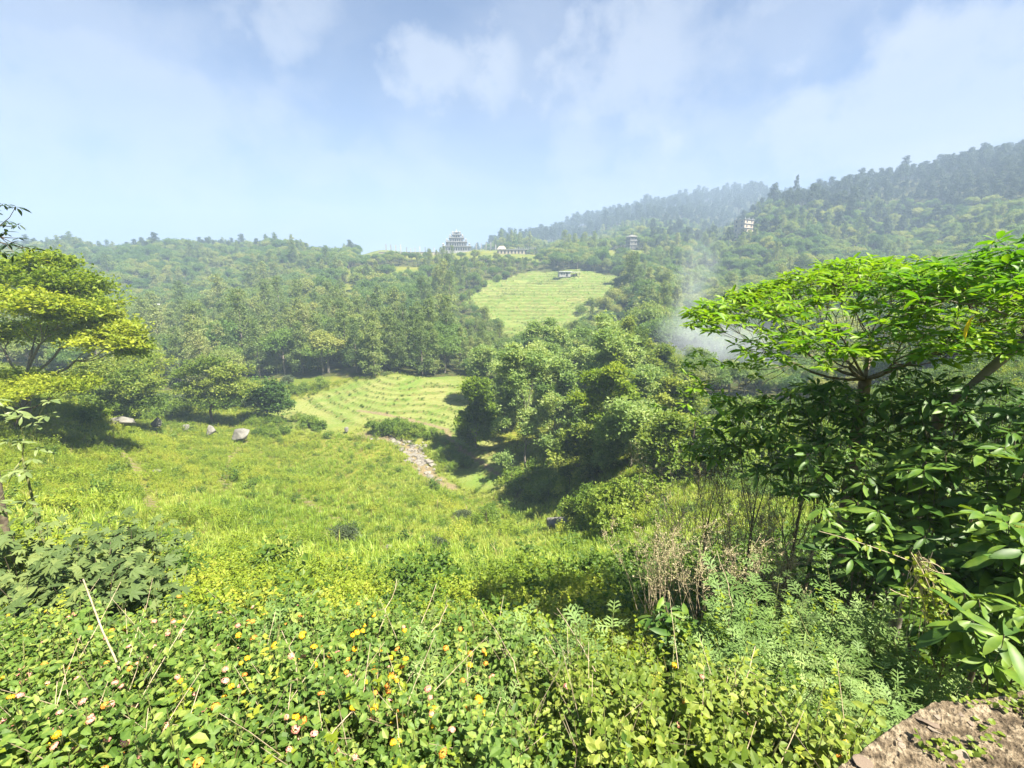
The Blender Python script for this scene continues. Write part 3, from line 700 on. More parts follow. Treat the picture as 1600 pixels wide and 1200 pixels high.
for i, (px, py, d, ty, hw, lm, lb) in enumerate(GROVE):
    g = at(px, py, d); g[2] = hz(g[0], g[1]); r = np.random.default_rng(500+i)
    _, gy_ = proj(g); Hh = gy_-ty; lobes = []
    for k in range(30):
        t = r.random()**0.9; a = r.uniform(-1, 1); w = hw*(0.35+0.62*math.sin(math.pi*min(1, 0.22+0.72*t)))
        lobes += LB(d+r.uniform(-1, 1)*hw*d/FOC*0.8, (px+a*w*0.8, ty+Hh*(0.04+0.84*(1-t)), hw*r.uniform(0.15, 0.28), hw*r.uniform(0.12, 0.26), 0))
    hero_tree('grove_tree', g, at(px, gy_-Hh*0.22, d), lobes, 16, 0.34 if d < 60 else 0.41, 9, 0.34 if d < 60 else 0.44, lm, 'bark_pale', 0.14, lb, 'tree', 'trees of the grove right of the terraces', seed=600+i, flat=0.8)

# ---------------------------------------------------------------- bushes
BUSH = {}
leaf_mat('bush_leaf', (0.060, 0.120, 0.012), (0.140, 0.220, 0.020), (0.250, 0.300, 0.038), trans=0.4, objvar=0.45)
leaf_mat('bush_grey_leaf', (0.050, 0.075, 0.030), (0.110, 0.140, 0.060), trans=0.3, objvar=0.4)
for i in range(5):
    cr, tk = tree_proto('shrub', 420+i, 1.6+0.25*i, 0.17, 620)
    BUSH[i] = (cr.mesh('foliage', ['bush_leaf']), tk.mesh('stem', ['bark_dark'], True))
cr, tk = tree_proto('shrub', 430, 1.7, 0.15, 600); BUSH[5] = (cr.mesh('foliage', ['bush_grey_leaf']), tk.mesh('stem', ['bark_dark'], True))
def bush(px, py, s, k, label, group=None, name='bush', sink=0.12):
    g = hit(px, py); e = empty(name, (g[0], g[1], g[2]-sink*s), (px*7.3) % 6.28, s); tag(e, label, 'bush', group)
    for o_, nm in zip(BUSH[k], ('foliage', 'stem')):
        o = bpy.data.objects.new(nm, o_); link(o); o.parent = e
    return e
bush(540, 848, 0.75, 5, 'small grey green bush alone in the middle of the meadow')
bush(760, 826, 1.0, 2, 'round dark bush in the meadow near the stream bank')
bush(722, 812, 0.7, 5, 'faint pale bush left of the round meadow bush')
br0 = np.random.default_rng(12)
for k in range(13):
    bush(br0.uniform(230, 720), br0.uniform(720, 835), br0.uniform(.22, .5), int(br0.choice((0, 1, 2, 3, 4))), 'small weed clump dotted over the meadow', 'weed clumps on the meadow', 'weed_clump')
bush(690, 862, 0.55, 5, 'low bluish bush at the near edge of the meadow')
br = np.random.default_rng(9)
def bush_zone(poly, n, s0, s1, ks, label, group):
    poly = np.array(poly, float); c = 0
    while c < n:
        px, py = br.uniform(poly[:, 0].min(), poly[:, 0].max()), br.uniform(poly[:, 1].min(), poly[:, 1].max())
        if not inpoly(np.array([px]), np.array([py]), poly)[0]: continue
        bush(px, py, br.uniform(s0, s1), int(br.choice(ks)), label, group); c += 1
bush_zone([(470, 664), (560, 664), (660, 672), (690, 692), (640, 682), (560, 673), (480, 672)], 20, 0.7, 1.3, (0, 1, 2, 3), 'green bush in the row along the bank between terraces and stream', 'bushes on the stream bank')
bush_zone([(690, 700), (705, 700), (730, 735), (725, 760), (700, 740)], 9, 0.6, 1.0, (0, 1, 4), 'bush between the stony stream bed and the footpath', 'bushes beside the stream bed')
bush_zone([(100, 648), (180, 646), (260, 650), (300, 646), (300, 656), (180, 656), (120, 660)], 13, 0.9, 1.7, (0, 1, 2, 3, 4), 'leafy bush in the thicket behind the rocks', 'bushes behind the rocks')
bush_zone([(230, 618), (300, 615), (450, 600), (560, 596), (500, 612), (400, 640), (270, 645)], 24, 1.1, 2.2, (0, 1, 2, 3, 5), 'bush at the foot of the belt of trees', 'bushes below the tree belt')
bush_zone([(385, 660), (470, 655), (470, 680), (400, 690)], 9, 0.6, 1.2, (0, 1, 2, 4), 'low bush by the dense round tree', 'bushes by the dense round tree')
bush_zone([(770, 745), (880, 752), (900, 790), (830, 790)], 11, 0.8, 1.6, (1, 2, 3, 4), 'shaded bush at the foot of the grove', 'bushes at the foot of the grove')
bush_zone([(880, 800), (1010, 790), (1010, 850), (940, 838)], 12, 0.7, 1.3, (0, 2, 3, 4), 'bright green bush beyond the stone block', 'bushes by the stone block')
bush_zone([(716, 462), (760, 440), (800, 432), (745, 462), (750, 490)], 5, 1.2, 2.0, (0, 1, 2, 3), 'bush at the left margin of the high terraced fields', 'bushes left of the high fields')
bush_zone([(900, 470), (966, 430), (968, 470), (940, 500), (890, 525)], 8, 1.6, 3.2, (0, 1, 2, 3), 'bush at the right margin of the high terraced fields', 'bushes right of the high fields')
bush_zone([(1020, 650), (1300, 640), (1300, 760), (1040, 760)], 26, 1.2, 2.4, (0, 1, 2, 3, 4, 5), 'bush on the slope behind the large-leaved tree', 'bushes behind the large-leaved tree')

# ---------------------------------------------------------------- ground cover
leaf_mat('grass_blade', (0.135, 0.220, 0.020), (0.230, 0.325, 0.034), (0.350, 0.375, 0.080), trans=0.4, objvar=0.35, patch=0.12)
leaf_mat('herb_leaf', (0.100, 0.165, 0.012), (0.205, 0.275, 0.020), (0.330, 0.345, 0.045), trans=0.4, objvar=0.35, patch=0.2)
leaf_mat('weed_leaf', (0.040, 0.090, 0.012), (0.085, 0.155, 0.018), (0.150, 0.205, 0.030), trans=0.4, objvar=0.35)
leaf_mat('dry_blade', (0.17, 0.14, 0.06), (0.28, 0.24, 0.11), trans=0.25, objvar=0.3)
def grass_tuft(seed, n, h, w, spread, mat):
    r = np.random.default_rng(seed); mb = MB()
    for i in range(n):
        a = r.uniform(0, 6.28); q = spread*math.sqrt(r.random()); b = np.array([q*math.cos(a), q*math.sin(a), -0.04])
        hh = h*r.uniform(0.55, 1.1); dr = np.array([math.cos(a+r.normal(0, .6)), math.sin(a+r.normal(0, .6)), 0]); ben = hh*r.uniform(0.1, 0.65)
        sd = np.array([-dr[1], dr[0], 0])*w*r.uniform(.7, 1.2); p1 = b+dr*ben*0.3+[0, 0, hh*0.6]; p2 = b+dr*ben+[0, 0, hh*r.uniform(0.75, 1.0)]
        mb.add([b-sd, b+sd, p1+sd*.8, p1-sd*.8, p2], [[0, 1, 2, 3]], [[3, 2, 4]], 0, r.beta(2, 2))
    return mb.mesh('tuft', [mat])
def herb_tuft(seed, stems, per, h, leaf, spread, mat):
    r = np.random.default_rng(seed); mb = MB()
    for i in range(stems):
        a = r.uniform(0, 6.28); q = spread*math.sqrt(r.random()); b = np.array([q*math.cos(a), q*math.sin(a), 0])
        top = b*1.35+np.array([r.normal(0, .05), r.normal(0, .05), h*r.uniform(0.55, 1.1)])
        t = r.random(per)**0.6; P = b+(top-b)*t[:, None]+r.normal(0, leaf*0.5, (per, 3))
        d = rand_dirs(per, r); d[:, 2] = np.abs(d[:, 2])*0.5; R = rot_from_dir(d, rand_dirs(per, r)*0.7+[0, 0, 1])*(leaf*r.uniform(.7, 1.2, per))[:, None, None]
        mb.inst(DIAMOND, R, P, 0, np.clip(r.normal(r.uniform(.3, .7), 0.15, per), 0, 1))
    return mb.mesh('herb', [mat])
TUFTS = [grass_tuft(s, 26, 0.55, 0.016, 0.26, 'grass_blade') for s in range(4)]
HERBS = [herb_tuft(20+s, 16, 22, 0.55, 0.075, 0.32, 'herb_leaf') for s in range(4)]
WEEDS = [herb_tuft(40+s, 12, 16, 0.6, 0.13, 0.32, 'weed_leaf') for s in range(3)]
DRY = [grass_tuft(60+s, 16, 0.6, 0.010, 0.2, 'dry_blade') for s in range(2)]
CROP = [grass_tuft(70+s, 20, 0.32, 0.014, 0.3, 'grass_blade') for s in range(2)]
def fill(x0, x1, y0, y1, cell, seed):
    r = np.random.default_rng(seed); a, b = np.meshgrid(np.arange(x0, x1, cell), np.arange(y0, y1, cell))
    x = (a+r.uniform(-.6, .6, a.shape)*cell).ravel(); y = (b+r.uniform(-.6, .6, b.shape)*cell).ravel()
    k = (np.abs(x) < y*1.25+3); x, y = x[k], y[k]; z, f, rr = H(x, y, True)
    px, py = proj(np.stack([x, y, z], -1))
    return r, x, y, z, f, rr, px, py
covers = []
for y0, y1, cell in ((12, 20, 0.30), (20, 34, 0.38), (34, 55, 0.50), (55, 104, 0.72)):
    r, x, y, z, f, rr, px, py = fill(-110, 80, y0, y1, cell, int(y0))
    dst, dpt = dist_line(x, y, STREAM[2:8]), dist_line(x, y, PATH)
    k = (f < 0.55) & ~is_forest(x, y) & (dst > 0.5+1.2*r.random(len(x))) & (dpt > 0.45) & (px > -120) & (px < 1720); u2 = r.random(len(x))
    for L in TRACKS: k &= dist_line(x, y, L) > 0.12+0.3*r.random(len(x))
    k &= ~((noise2(x, y, 3.1)+noise2(x+20, y, 1.2) > 1.15) & (u2 < .8))
    nn = noise2(x, y, 5.0)+0.6*noise2(x, y, 1.7); gi = np.where(u2 < 0.06, 11+(u2*1e4).astype(int) % 2, np.where((nn > 0.5) | (x < -22-0.1*y) & (u2 < .7), 4+(u2*1e4).astype(int) % 4, np.where((nn < -0.95) | (u2 > 0.96) | (x > 14), 8+(u2*1e4).astype(int) % 3, (u2*1e4).astype(int) % 4)))
    s = r.uniform(0.6, 1.3, len(x))*(0.82+0.25*np.clip(nn+.5*noise2(x, y, 2.4), -1, 1))*(cell/0.42)**0.35*np.where(r.random(len(x)) < .06, 1.7, 1.0)
    covers.append((np.stack([x, y, z-0.03], -1)[k], gi[k], r.uniform(0, 6.28, len(x))[k], s[k]))
cat = [np.concatenate([c[i] for c in covers]) for i in range(4)]
scatter_stuff('meadow_grass', TUFTS+HERBS+WEEDS+DRY, *cat, 'tall yellow green grass and weeds covering the meadow', 'grass')
r, x, y, z, f, rr, px, py = fill(-13, 12, 3.2, 13.5, 0.22, 3)
k = (px > -150) & (px < 1750) & ((y > 4.2) | (np.abs(x) > 2)); u2 = r.random(len(x)); nn = noise2(x, y, 1.6)+noise2(x, y, 4.0)
gi = np.where((nn < -0.55) | (u2 > 0.95) | (x > 2.2), 4+(u2*1e4).astype(int) % 3, np.where(u2 < 0.03, 7, (u2*1e4).astype(int) % 4))
scatter_stuff('slope_herbs', HERBS+WEEDS+DRY[:1], np.stack([x, y, z-0.03], -1)[k], gi[k], r.uniform(0, 6.28, len(x))[k], (r.uniform(0.5, 1.15, len(x))*(0.85+0.55*np.clip(noise2(x+9, y, 1.1)+.5*noise2(x, y+4, 2.6), -1, 1)))[k], 'small-leaved yellow green herbs covering the slope below', 'herbs')
# crops on the terraces, rank grass on their risers
pts, idx, sz = [], [], []
for poly, cell, hf in ((LOW, 0.5, 1.0), (LOW2, 0.45, 1.0), (UPP, 1.0, 1.5)):
    r, x, y, z, f, rr, px, py = fill(poly[:, 0].min()-4, poly[:, 0].max()+4, poly[:, 1].min()-4, poly[:, 1].max()+4, cell, 5)
    k = (f > 0.6) & (dist_line(x, y, PATH) > 0.4); u2 = r.random(len(x)); ri = rr > 0.35
    k &= (ri & (u2 < .55) | (u2 < 0.3))
    pts.append(np.stack([x, y, z-0.03], -1)[k]); idx.append(np.where(ri & (u2 < .3), 2+(u2*1e4).astype(int) % 3, (u2*1e4).astype(int) % 2)[k]); sz.append((np.where(ri, r.uniform(0.25, 0.55, len(x)), r.uniform(0.4, 0.7, len(x)))*hf)[k])
pts, idx, sz = map(np.concatenate, (pts, idx, sz))
scatter_stuff('terrace_crop', CROP+WEEDS, pts, idx, rng.uniform(0, 6.28, len(pts)), sz, 'young crop and bank grass on the terraced fields', 'crop')
print('cover', [len(c[0]) for c in covers], len(pts))
# ================================================================ foreground plants
def blade(width, droop, fold=0.18, n=4, peak=0.45, wave=0.0, jag=0.0):
    """a leaf one unit long along y: midrib fold, droop, pointed tip"""
    V, Q, T, t = [[0, 0, 0]], [], [], np.linspace(0, 1, n+2)[1:-1]
    for k, y in enumerate(t):
        w = width*(math.sin(math.pi*y**(math.log(0.5)/math.log(peak)))**0.8)*(1+jag*(1 if k % 2 else -1)); z = -droop*y*y+wave*math.sin(y*9)
        V += [[-w, y, z+fold*w+wave*.5], [0, y, z], [w, y, z+fold*w-wave*.5]]
    V.append([0, 1, -droop]); e = len(V)-1
    T += [[0, 2, 1], [0, 3, 2]]
    for k in range(n-1):
        a = 1+3*k; Q += [[a, a+1, a+4, a+3], [a+1, a+2, a+5, a+4]]
    a = 1+3*(n-1); T += [[a, a+1, e], [a+1, a+2, e]]
    return np.array(V, float), Q, T
leaf_mat('lantana_leaf', (0.060, 0.120, 0.018), (0.125, 0.205, 0.034), (0.235, 0.290, 0.060), trans=0.36, objvar=0.15, rough=0.55, patch=55.0, pamp=1.0)
leaf_mat('lantana_pale_leaf', (0.085, 0.140, 0.014), (0.165, 0.225, 0.028), (0.270, 0.310, 0.060), trans=0.38, objvar=0.15, rough=0.55, patch=55.0, pamp=1.0)
leaf_mat('mugwort_leaf', (0.085, 0.160, 0.036), (0.175, 0.265, 0.075), (0.270, 0.345, 0.120), trans=0.3, objvar=0.5, rough=0.6)
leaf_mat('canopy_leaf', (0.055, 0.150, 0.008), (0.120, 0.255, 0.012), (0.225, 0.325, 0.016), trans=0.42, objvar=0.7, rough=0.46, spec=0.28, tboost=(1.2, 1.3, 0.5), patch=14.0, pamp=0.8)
leaf_mat('shade_painted_leaf', (0.032, 0.080, 0.014), (0.070, 0.145, 0.020), (0.155, 0.240, 0.030), trans=0.3, objvar=0.7, rough=0.46, spec=0.28, patch=14.0, pamp=0.9)  # canopy leaf in darker tones: the thicket's shade is painted into the colour
leaf_mat('dusky_leaf', (0.040, 0.072, 0.024), (0.090, 0.135, 0.042), (0.185, 0.230, 0.070), trans=0.3, objvar=0.3, rough=0.6, spec=0.2)
leaf_mat('pale_leaf', (0.10, 0.15, 0.05), (0.20, 0.25, 0.09), trans=0.3, objvar=0.5, rough=0.4)
leaf_mat('vine_leaf', (0.13, 0.19, 0.012), (0.25, 0.30, 0.02), trans=0.42, objvar=0.4)
leaf_mat('yellow_leaf', (0.55, 0.42, 0.01), (0.62, 0.46, 0.015), trans=0.4, objvar=0.5)
leaf_mat('silhouette_leaf', (0.020, 0.045, 0.018), (0.040, 0.075, 0.030), trans=0.25, objvar=0.2)
leaf_mat('petal_yellow', (0.62, 0.30, 0.015), (0.75, 0.50, 0.02), (0.78, 0.58, 0.03), trans=0.25, objvar=0.2, tboost=(1, 1, 1))
leaf_mat('petal_orange', (0.62, 0.16, 0.03), (0.70, 0.33, 0.05), (0.75, 0.48, 0.06), trans=0.25, objvar=0.2, tboost=(1, 1, 1))
leaf_mat('petal_pink', (0.62, 0.22, 0.20), (0.68, 0.36, 0.28), (0.72, 0.46, 0.18), trans=0.25, objvar=0.2, tboost=(1, 1, 1))
rough_mat('green_stem', (0.10, 0.12, 0.04), (0.20, 0.20, 0.08), 14.0, 0.7, 0.1)
rough_mat('dry_stem', (0.22, 0.17, 0.10), (0.42, 0.35, 0.24), 14.0, 0.8, 0.1)
rough_mat('twig', (0.07, 0.055, 0.04), (0.16, 0.13, 0.09), 14.0, 0.85, 0.2)

# --- lantana
def sprig(seed):
    r = np.random.default_rng(seed); mb = MB(); L = 0.34; n = 9
    B = [blade(0.31, r.uniform(0.05, 0.3), 0.25, 2, 0.42, 0, 0.0) for _ in range(3)]
    V, Q, T, tn, k0 = [], [], [], [], 0
    for k in range(n):
        z = L*(0.10+0.90*k/(n-1)); s = 0.044*(0.75+0.5*math.sin(math.pi*min(1, 0.25+k/n*0.8))); a = k*math.pi/2+r.normal(0, .2)
        for sg in (0, math.pi):
            az = a+sg+r.normal(0, .15); el = r.uniform(-0.35, 0.45)+0.5*(k == n-1)
            d = np.array([[math.cos(az)*math.cos(el), math.sin(az)*math.cos(el), math.sin(el)]])
            R = rot_from_dir(d, np.array([[0, 0, 1.]])+r.normal(0, .25, (1, 3)))[0]*s*r.uniform(.75, 1.2)
            b = B[r.integers(3)]; V.append(b[0] @ R.T+[0, 0, z]+d[0]*0.012); Q.append(np.array(b[1])+k0); T.append(np.array(b[2])+k0); tn.append(np.full(len(b[0]), r.normal(0, .18))); k0 += len(b[0])
    return np.concatenate(V), np.concatenate(Q), np.concatenate(T), np.concatenate(tn)
SPRIGS = [sprig(700+i) for i in range(6)]
def flower_head(seed, mat, n=26):
    r = np.random.default_rng(seed); mb = MB()
    fl = (np.array([[0, 0, 0.0], [1, 0.15, .12], [.75, .75, .1], [0.15, 1, .12], [-.75, .75, .1], [-1, .15, .12], [-.75, -.75, .1], [0, -1, .12], [.75, -.75, .1]])*0.0052,
          [], [[0, 1, 2], [0, 2, 3], [0, 3, 4], [0, 4, 5], [0, 5, 6], [0, 6, 7], [0, 7, 8], [0, 8, 1]])
    i = np.arange(n)+0.5; ph = np.arccos(1-0.95*i/n); th = math.pi*(1+5**0.5)*i
    d = np.stack([np.cos(th)*np.sin(ph), np.sin(th)*np.sin(ph), np.cos(ph)], -1)
    P = d*np.array([0.020, 0.020, 0.013])+r.normal(0, .0012, (n, 3)); R = rot_from_dir(np.cross(d, rand_dirs(n, r)), d)*r.uniform(.8, 1.2, n)[:, None, None]
    mb.inst(fl, R, P, 0, np.clip(1-ph/1.6+r.normal(0, .15, n), 0, 1))
    mb.tube(np.array([[0, 0, -0.03], [0, 0, 0.004]]), [0.0016, 0.003], 4, 1)
    return mb.mesh('flower_head', [mat, 'green_stem'])
HEADS = {c: [flower_head(i, 'petal_'+c) for i in range(2)] for c in ('yellow', 'orange', 'pink')}
def canopy_z(y): return EYE[2]+np.interp(y, [0.6, 1.0, 1.35, 2.1, 3.0, 3.8, 5.0], [-1.55, -1.64, -1.80, -2.12, -2.50, -3.05, -3.9])
def lantana(px, py, d, n, sig, fl, cols, mat, label, seed):
    r = np.random.default_rng(seed); c = at(px, py, d); gz = hz(c[0], c[1])
    e = empty('lantana_shrub', (c[0], c[1], gz)); tag(e, label, 'shrub', 'flowering shrubs below the road'); o0 = np.array([c[0], c[1], gz])
    xy = c[:2]+r.normal(0, sig, (n, 2)); xy[:, 1] = np.maximum(xy[:, 1], 0.95)
    kp = (noise2(xy[:, 0]+2, xy[:, 1], .24) > -.62) | (r.random(n) < .25); xy = xy[kp]; n = len(xy)
    z = canopy_z(xy[:, 1])+(c[2]-canopy_z(c[1]))*np.exp(-((xy-c[:2])**2).sum(1)/(2*(sig*1.6)**2))+r.normal(0, 0.08, n)+0.19*noise2(xy[:, 0], xy[:, 1], .20)+0.10*noise2(xy[:, 0]+4, xy[:, 1], .5)+0.12*(r.random(n) < .07)-0.07
    T = np.column_stack([xy, z])-o0; st, fo = MB(), MB()
    for i in range(n):
        b = np.array([T[i, 0]*0.35, T[i, 1]*0.35, max(0.02, T[i, 2]*0.1)]); st.tube(bez(b, b*0.4+T[i]*0.6-[0, 0, 0.05], T[i], 4), [0.0045, .004, .003, .002], 3)
    dirs = np.column_stack([T[:, 0]*0.7+r.normal(0, .25, n), T[:, 1]*0.7+r.normal(0, .25, n)-0.15, np.full(n, 1.0)])
    dirs /= np.linalg.norm(dirs, axis=1)[:, None]
    # the sprig template stands along z: build a frame with z = dirs
    X = np.cross(dirs, rand_dirs(n, r)); X /= np.linalg.norm(X, axis=1)[:, None]; Y = np.cross(dirs, X)
    s = r.uniform(0.75, 1.2, n); R = np.stack([X, Y, dirs], 2)*s[:, None, None]; L = T-dirs*0.34*s[:, None]
    w = r.integers(0, 6, n); tn = r.beta(2, 2, n)
    for k in range(6): fo.inst(SPRIGS[k], R[w == k], L[w == k], 0, tn[w == k])
    for i in range(16):
        b = T[r.integers(n)]*[1, 1, .6]; u = np.append(r.normal(0, .45, 2), 1.0); P = bez(b, b+u*r.uniform(.12, .2), b+u*r.uniform(.25, .5)+np.append(r.normal(0, .08, 2), 0), 5); st.tube(P, np.linspace(.0032, .0012, 5), 3, 1)
    st.build('stems', ['green_stem', 'dry_stem'], e); f = fo.build('foliage', [mat], e); f['kind'] = 'stuff'
    for i in np.nonzero(r.random(n) < fl*(1.4 if px < 700 else .5)*np.where(noise2(xy[:, 0]+7, xy[:, 1], .3) > 0.15, 2.3, .15))[0]:
        o = bpy.data.objects.new('flower_head', HEADS[str(r.choice(cols))][r.integers(2)]); link(o); o.parent = e
        p = T[i]+dirs[i]*0.035*s[i]; o.location = p.tolist(); o.rotation_euler = (r.normal(0, .35)+0.25, r.normal(0, .35), r.uniform(0, 6)); q = r.uniform(0.5, .92); o.scale = (q, q, q)
WARM, MIX = ('orange', 'pink', 'pink', 'pink', 'yellow'), ('yellow', 'yellow', 'orange', 'pink')
LAN = [(60, 1165, 1.55, WARM, .15, 0, 'leafy flowering shrub with pink and orange heads in the bottom left corner'), (260, 1160, 1.55, WARM, .15, 0, 'flowering shrub with pink heads at the bottom edge right of the corner shrub'),
       (430, 1160, 1.6, WARM, .15, 0, 'flowering shrub with pink and orange heads below the leaning dry stems'), (610, 1165, 1.55, MIX, .16, 0, 'flowering shrub with bright yellow heads at the bottom middle'),
       (790, 1170, 1.6, MIX, .06, 0, 'flowering shrub with few yellow heads right of the bottom middle'), (960, 1165, 1.6, MIX, .04, 1, 'pale leaved shrub almost without flowers at the bottom'),
       (1120, 1160, 1.65, MIX, .06, 1, 'pale yellow green shrub in front of the feathery mugwort'), (1240, 1185, 1.6, MIX, .05, 1, 'pale shrub next to the broken wall'),
       (-40, 1060, 2.0, WARM, .14, 0, 'flowering shrub at the left edge with orange heads'), (140, 1050, 2.1, WARM, .15, 0, 'flowering shrub around the tall leaning stalk'),
       (320, 1060, 2.05, WARM, .16, 0, 'flowering shrub with orange and pink heads right of the leaning stalk'), (500, 1050, 2.1, MIX, .2, 0, 'flowering shrub thick with yellow and orange heads'),
       (660, 1070, 2.0, MIX, .17, 0, 'flowering shrub with a stack of yellow heads left of the mugwort'), (930, 1085, 2.0, MIX, .03, 1, 'shrub with small pinkish heads right of the single mugwort'),
       (1060, 1075, 2.1, MIX, .05, 1, 'shrub with a few pale pink heads below the broad-leaved seedling'),
       (60, 980, 2.9, MIX, .06, 0, 'shrub with yellow heads in front of the dusky shrubs'), (300, 985, 2.8, WARM, .10, 0, 'farther flowering shrub below the yellow herbs on the left'), (440, 960, 3.0, WARM, .10, 0, 'farther flowering shrub with orange heads beside the dry grass'),
       (590, 975, 2.9, MIX, .07, 0, 'farther flowering shrub under the dark gap with dry stalks'), (740, 985, 2.9, MIX, .05, 0, 'farther shrub with a single orange head left of the dark hollow')]
for i, (px, py, d, cols, fl, pale, lb) in enumerate(LAN):
    lantana(px, py, d, int(225 if d < 1.8 else 260 if d < 2.5 else 270), 0.16 if d < 1.8 else 0.24 if d < 2.5 else 0.34, fl, cols, 'lantana_pale_leaf' if pale else 'lantana_leaf', lb, 800+i)

# small-leaved weeds standing among the shrubs
SPIRES = [herb_tuft(90+k, 4, 46, 1.1, 0.034, 0.09, ('weed_leaf', 'herb_leaf', 'vine_leaf')[k]) for k in range(3)]+[grass_tuft(97, 9, 1.1, 0.004, 0.06, 'dry_blade')]
r = np.random.default_rng(66); n = 330; y = r.uniform(1.25, 3.5, n); x = r.uniform(-1.25, .72, n)*(y+.3); zz = canopy_z(y)-1.06+r.normal(0, .09, n)
scatter_stuff('foreground_weeds', SPIRES, np.stack([x, y, zz], -1), r.choice([0, 0, 1, 2, 3, 3], n), r.uniform(0, 6.28, n), r.uniform(.85, 1.1, n), 'thin small-leaved weeds and dry grass tangled among the flowering shrubs', 'weeds')

# --- mugwort: upright shoots of feathery cut leaves
def cut_leaf(r):
    V, T = [], []
    def sliver(a, b, w):
        a, b = np.array(a, float), np.array(b, float); d = b-a; s = np.array([-d[1], d[0], 0]); s = s/(np.linalg.norm(s)+1e-9)*w; k = len(V)
        V.extend([a, a+d*0.5+s, b, a+d*0.5-s]); T.extend([[k, k+2, k+1], [k, k+3, k+2]])
    sliver((0, 0, 0), (0, 1, -0.12), 0.042)
    for y, ln in ((0.28, .38), (0.50, .46), (0.72, .34)):
        for sg in (-1, 1):
            tip = (sg*ln*0.8, y+ln*0.6, -0.1*y+r.normal(0, .03)); sliver((0, y, -0.1*y), tip, 0.05)
            m_ = np.array([sg*ln*0.4, y+ln*0.3, -0.1*y]); sliver(m_, m_+np.array([sg*ln*0.5, ln*0.05, 0]), 0.035)
    return np.array(V), [], T
def shoot(seed, L=0.75, n=24):
    r = np.random.default_rng(seed); mb = MB(); lf = [cut_leaf(r) for _ in range(3)]
    P = bez((0, 0, 0), (r.normal(0, .04), r.normal(0, .04), L*0.5), (r.normal(0, .09), r.normal(0, .09), L), 6); mb.tube(P, np.linspace(.005, .0015, 6), 4, 1)
    for k in range(n):
        t = 0.15+0.85*(k/(n-1))**0.8; p = np.array([np.interp(t*L, P[:, 2], P[:, j]) if j < 2 else t*L for j in range(3)])
        az = k*2.4+r.normal(0, .3); el = r.uniform(-.1, .4)+0.6*max(0, t-0.8)/0.2; d = np.array([[math.cos(az)*math.cos(el), math.sin(az)*math.cos(el), math.sin(el)]])
        R = rot_from_dir(d, np.array([[0, 0, 1.]])+r.normal(0, .2, (1, 3)))*(0.150*(1.1-0.55*max(0, t-.55)/.45)*r.uniform(.8, 1.2))
        mb.inst(lf[r.integers(3)], R, p[None], 0, np.array([np.clip(r.normal(.35+0.4*max(0, t-.6), .12), 0, 1)]))
    return mb.mesh('shoot', ['mugwort_leaf', 'green_stem'])
SHOOTS = [shoot(30+i) for i in range(6)]
def mugwort(px, py, d, n, sig, label, seed, hgt=0.75):
    r = np.random.default_rng(seed); c = at(px, py, d); gz = hz(c[0], c[1])
    e = empty('mugwort_plant', (c[0], c[1], min(gz, c[2]-hgt))); tag(e, label, 'plant', 'feathery mugwort plants')
    for i in range(n):
        o = bpy.data.objects.new('shoot', SHOOTS[r.integers(6)]); link(o); o.parent = e
        x, y = r.normal(0, sig, 2); h = (c[2]-e.location.z)*r.uniform(.72, 1.05); s = max(h, .5)/0.75
        s = min(s, 1.35); o.location = (x, y, max(0, h-0.75*s)); o.scale = (s, s, s); o.rotation_euler = (r.normal(0, .14), r.normal(0, .14), r.uniform(0, 6.28))
MUG = [(560, 985, 2.5, 5, .1, 'feathery mugwort among the yellow heads left of the middle'), (700, 1010, 2.3, 5, .1, 'feathery mugwort right of the stacked yellow heads'), (760, 1075, 2.0, 5, .09, 'feathery mugwort in the bottom middle of the shrubs'), (905, 990, 2.6, 6, .12, 'feathery mugwort left of the dark hollow'), (1010, 1020, 2.4, 6, .11, 'feathery mugwort below the broad-leaved seedling'), (380, 1000, 2.5, 4, .1, 'feathery mugwort among the pink and orange heads'), (832, 960, 2.7, 9, .11, 'single feathery mugwort standing up in the middle of the flowering shrubs'), (850, 1020, 2.4, 7, .10, 'lower feathery mugwort right behind the yellow heads'), (1180, 940, 2.9, 11, .13, 'tallest feathery mugwort in front of the dry weeds'), (1250, 990, 2.7, 13, .16, 'mugwort plant below the dry weeds'),
       (1340, 960, 3.0, 14, .18, 'mugwort plant below the hanging vine'), (1300, 1060, 2.4, 14, .16, 'mugwort plant in the middle of the mugwort patch'), (1380, 1050, 2.5, 14, .16, 'mugwort plant at the dark hollow under the large-leaved shrubs'), (1220, 1080, 2.3, 12, .14, 'mugwort plant behind the pale shrub by the wall'),
       (1350, 1120, 2.0, 10, .12, 'nearest mugwort plant just beyond the wall edge'), (1140, 1010, 2.6, 9, .12, 'mugwort plant beside the broad-leaved seedling'), (1420, 990, 2.8, 11, .15, 'outermost mugwort plant under the hanging vine'), (1270, 900, 3.4, 11, .2, 'farthest mugwort plant behind the patch')]
for i, a in enumerate(MUG): mugwort(*a, seed=900+i)

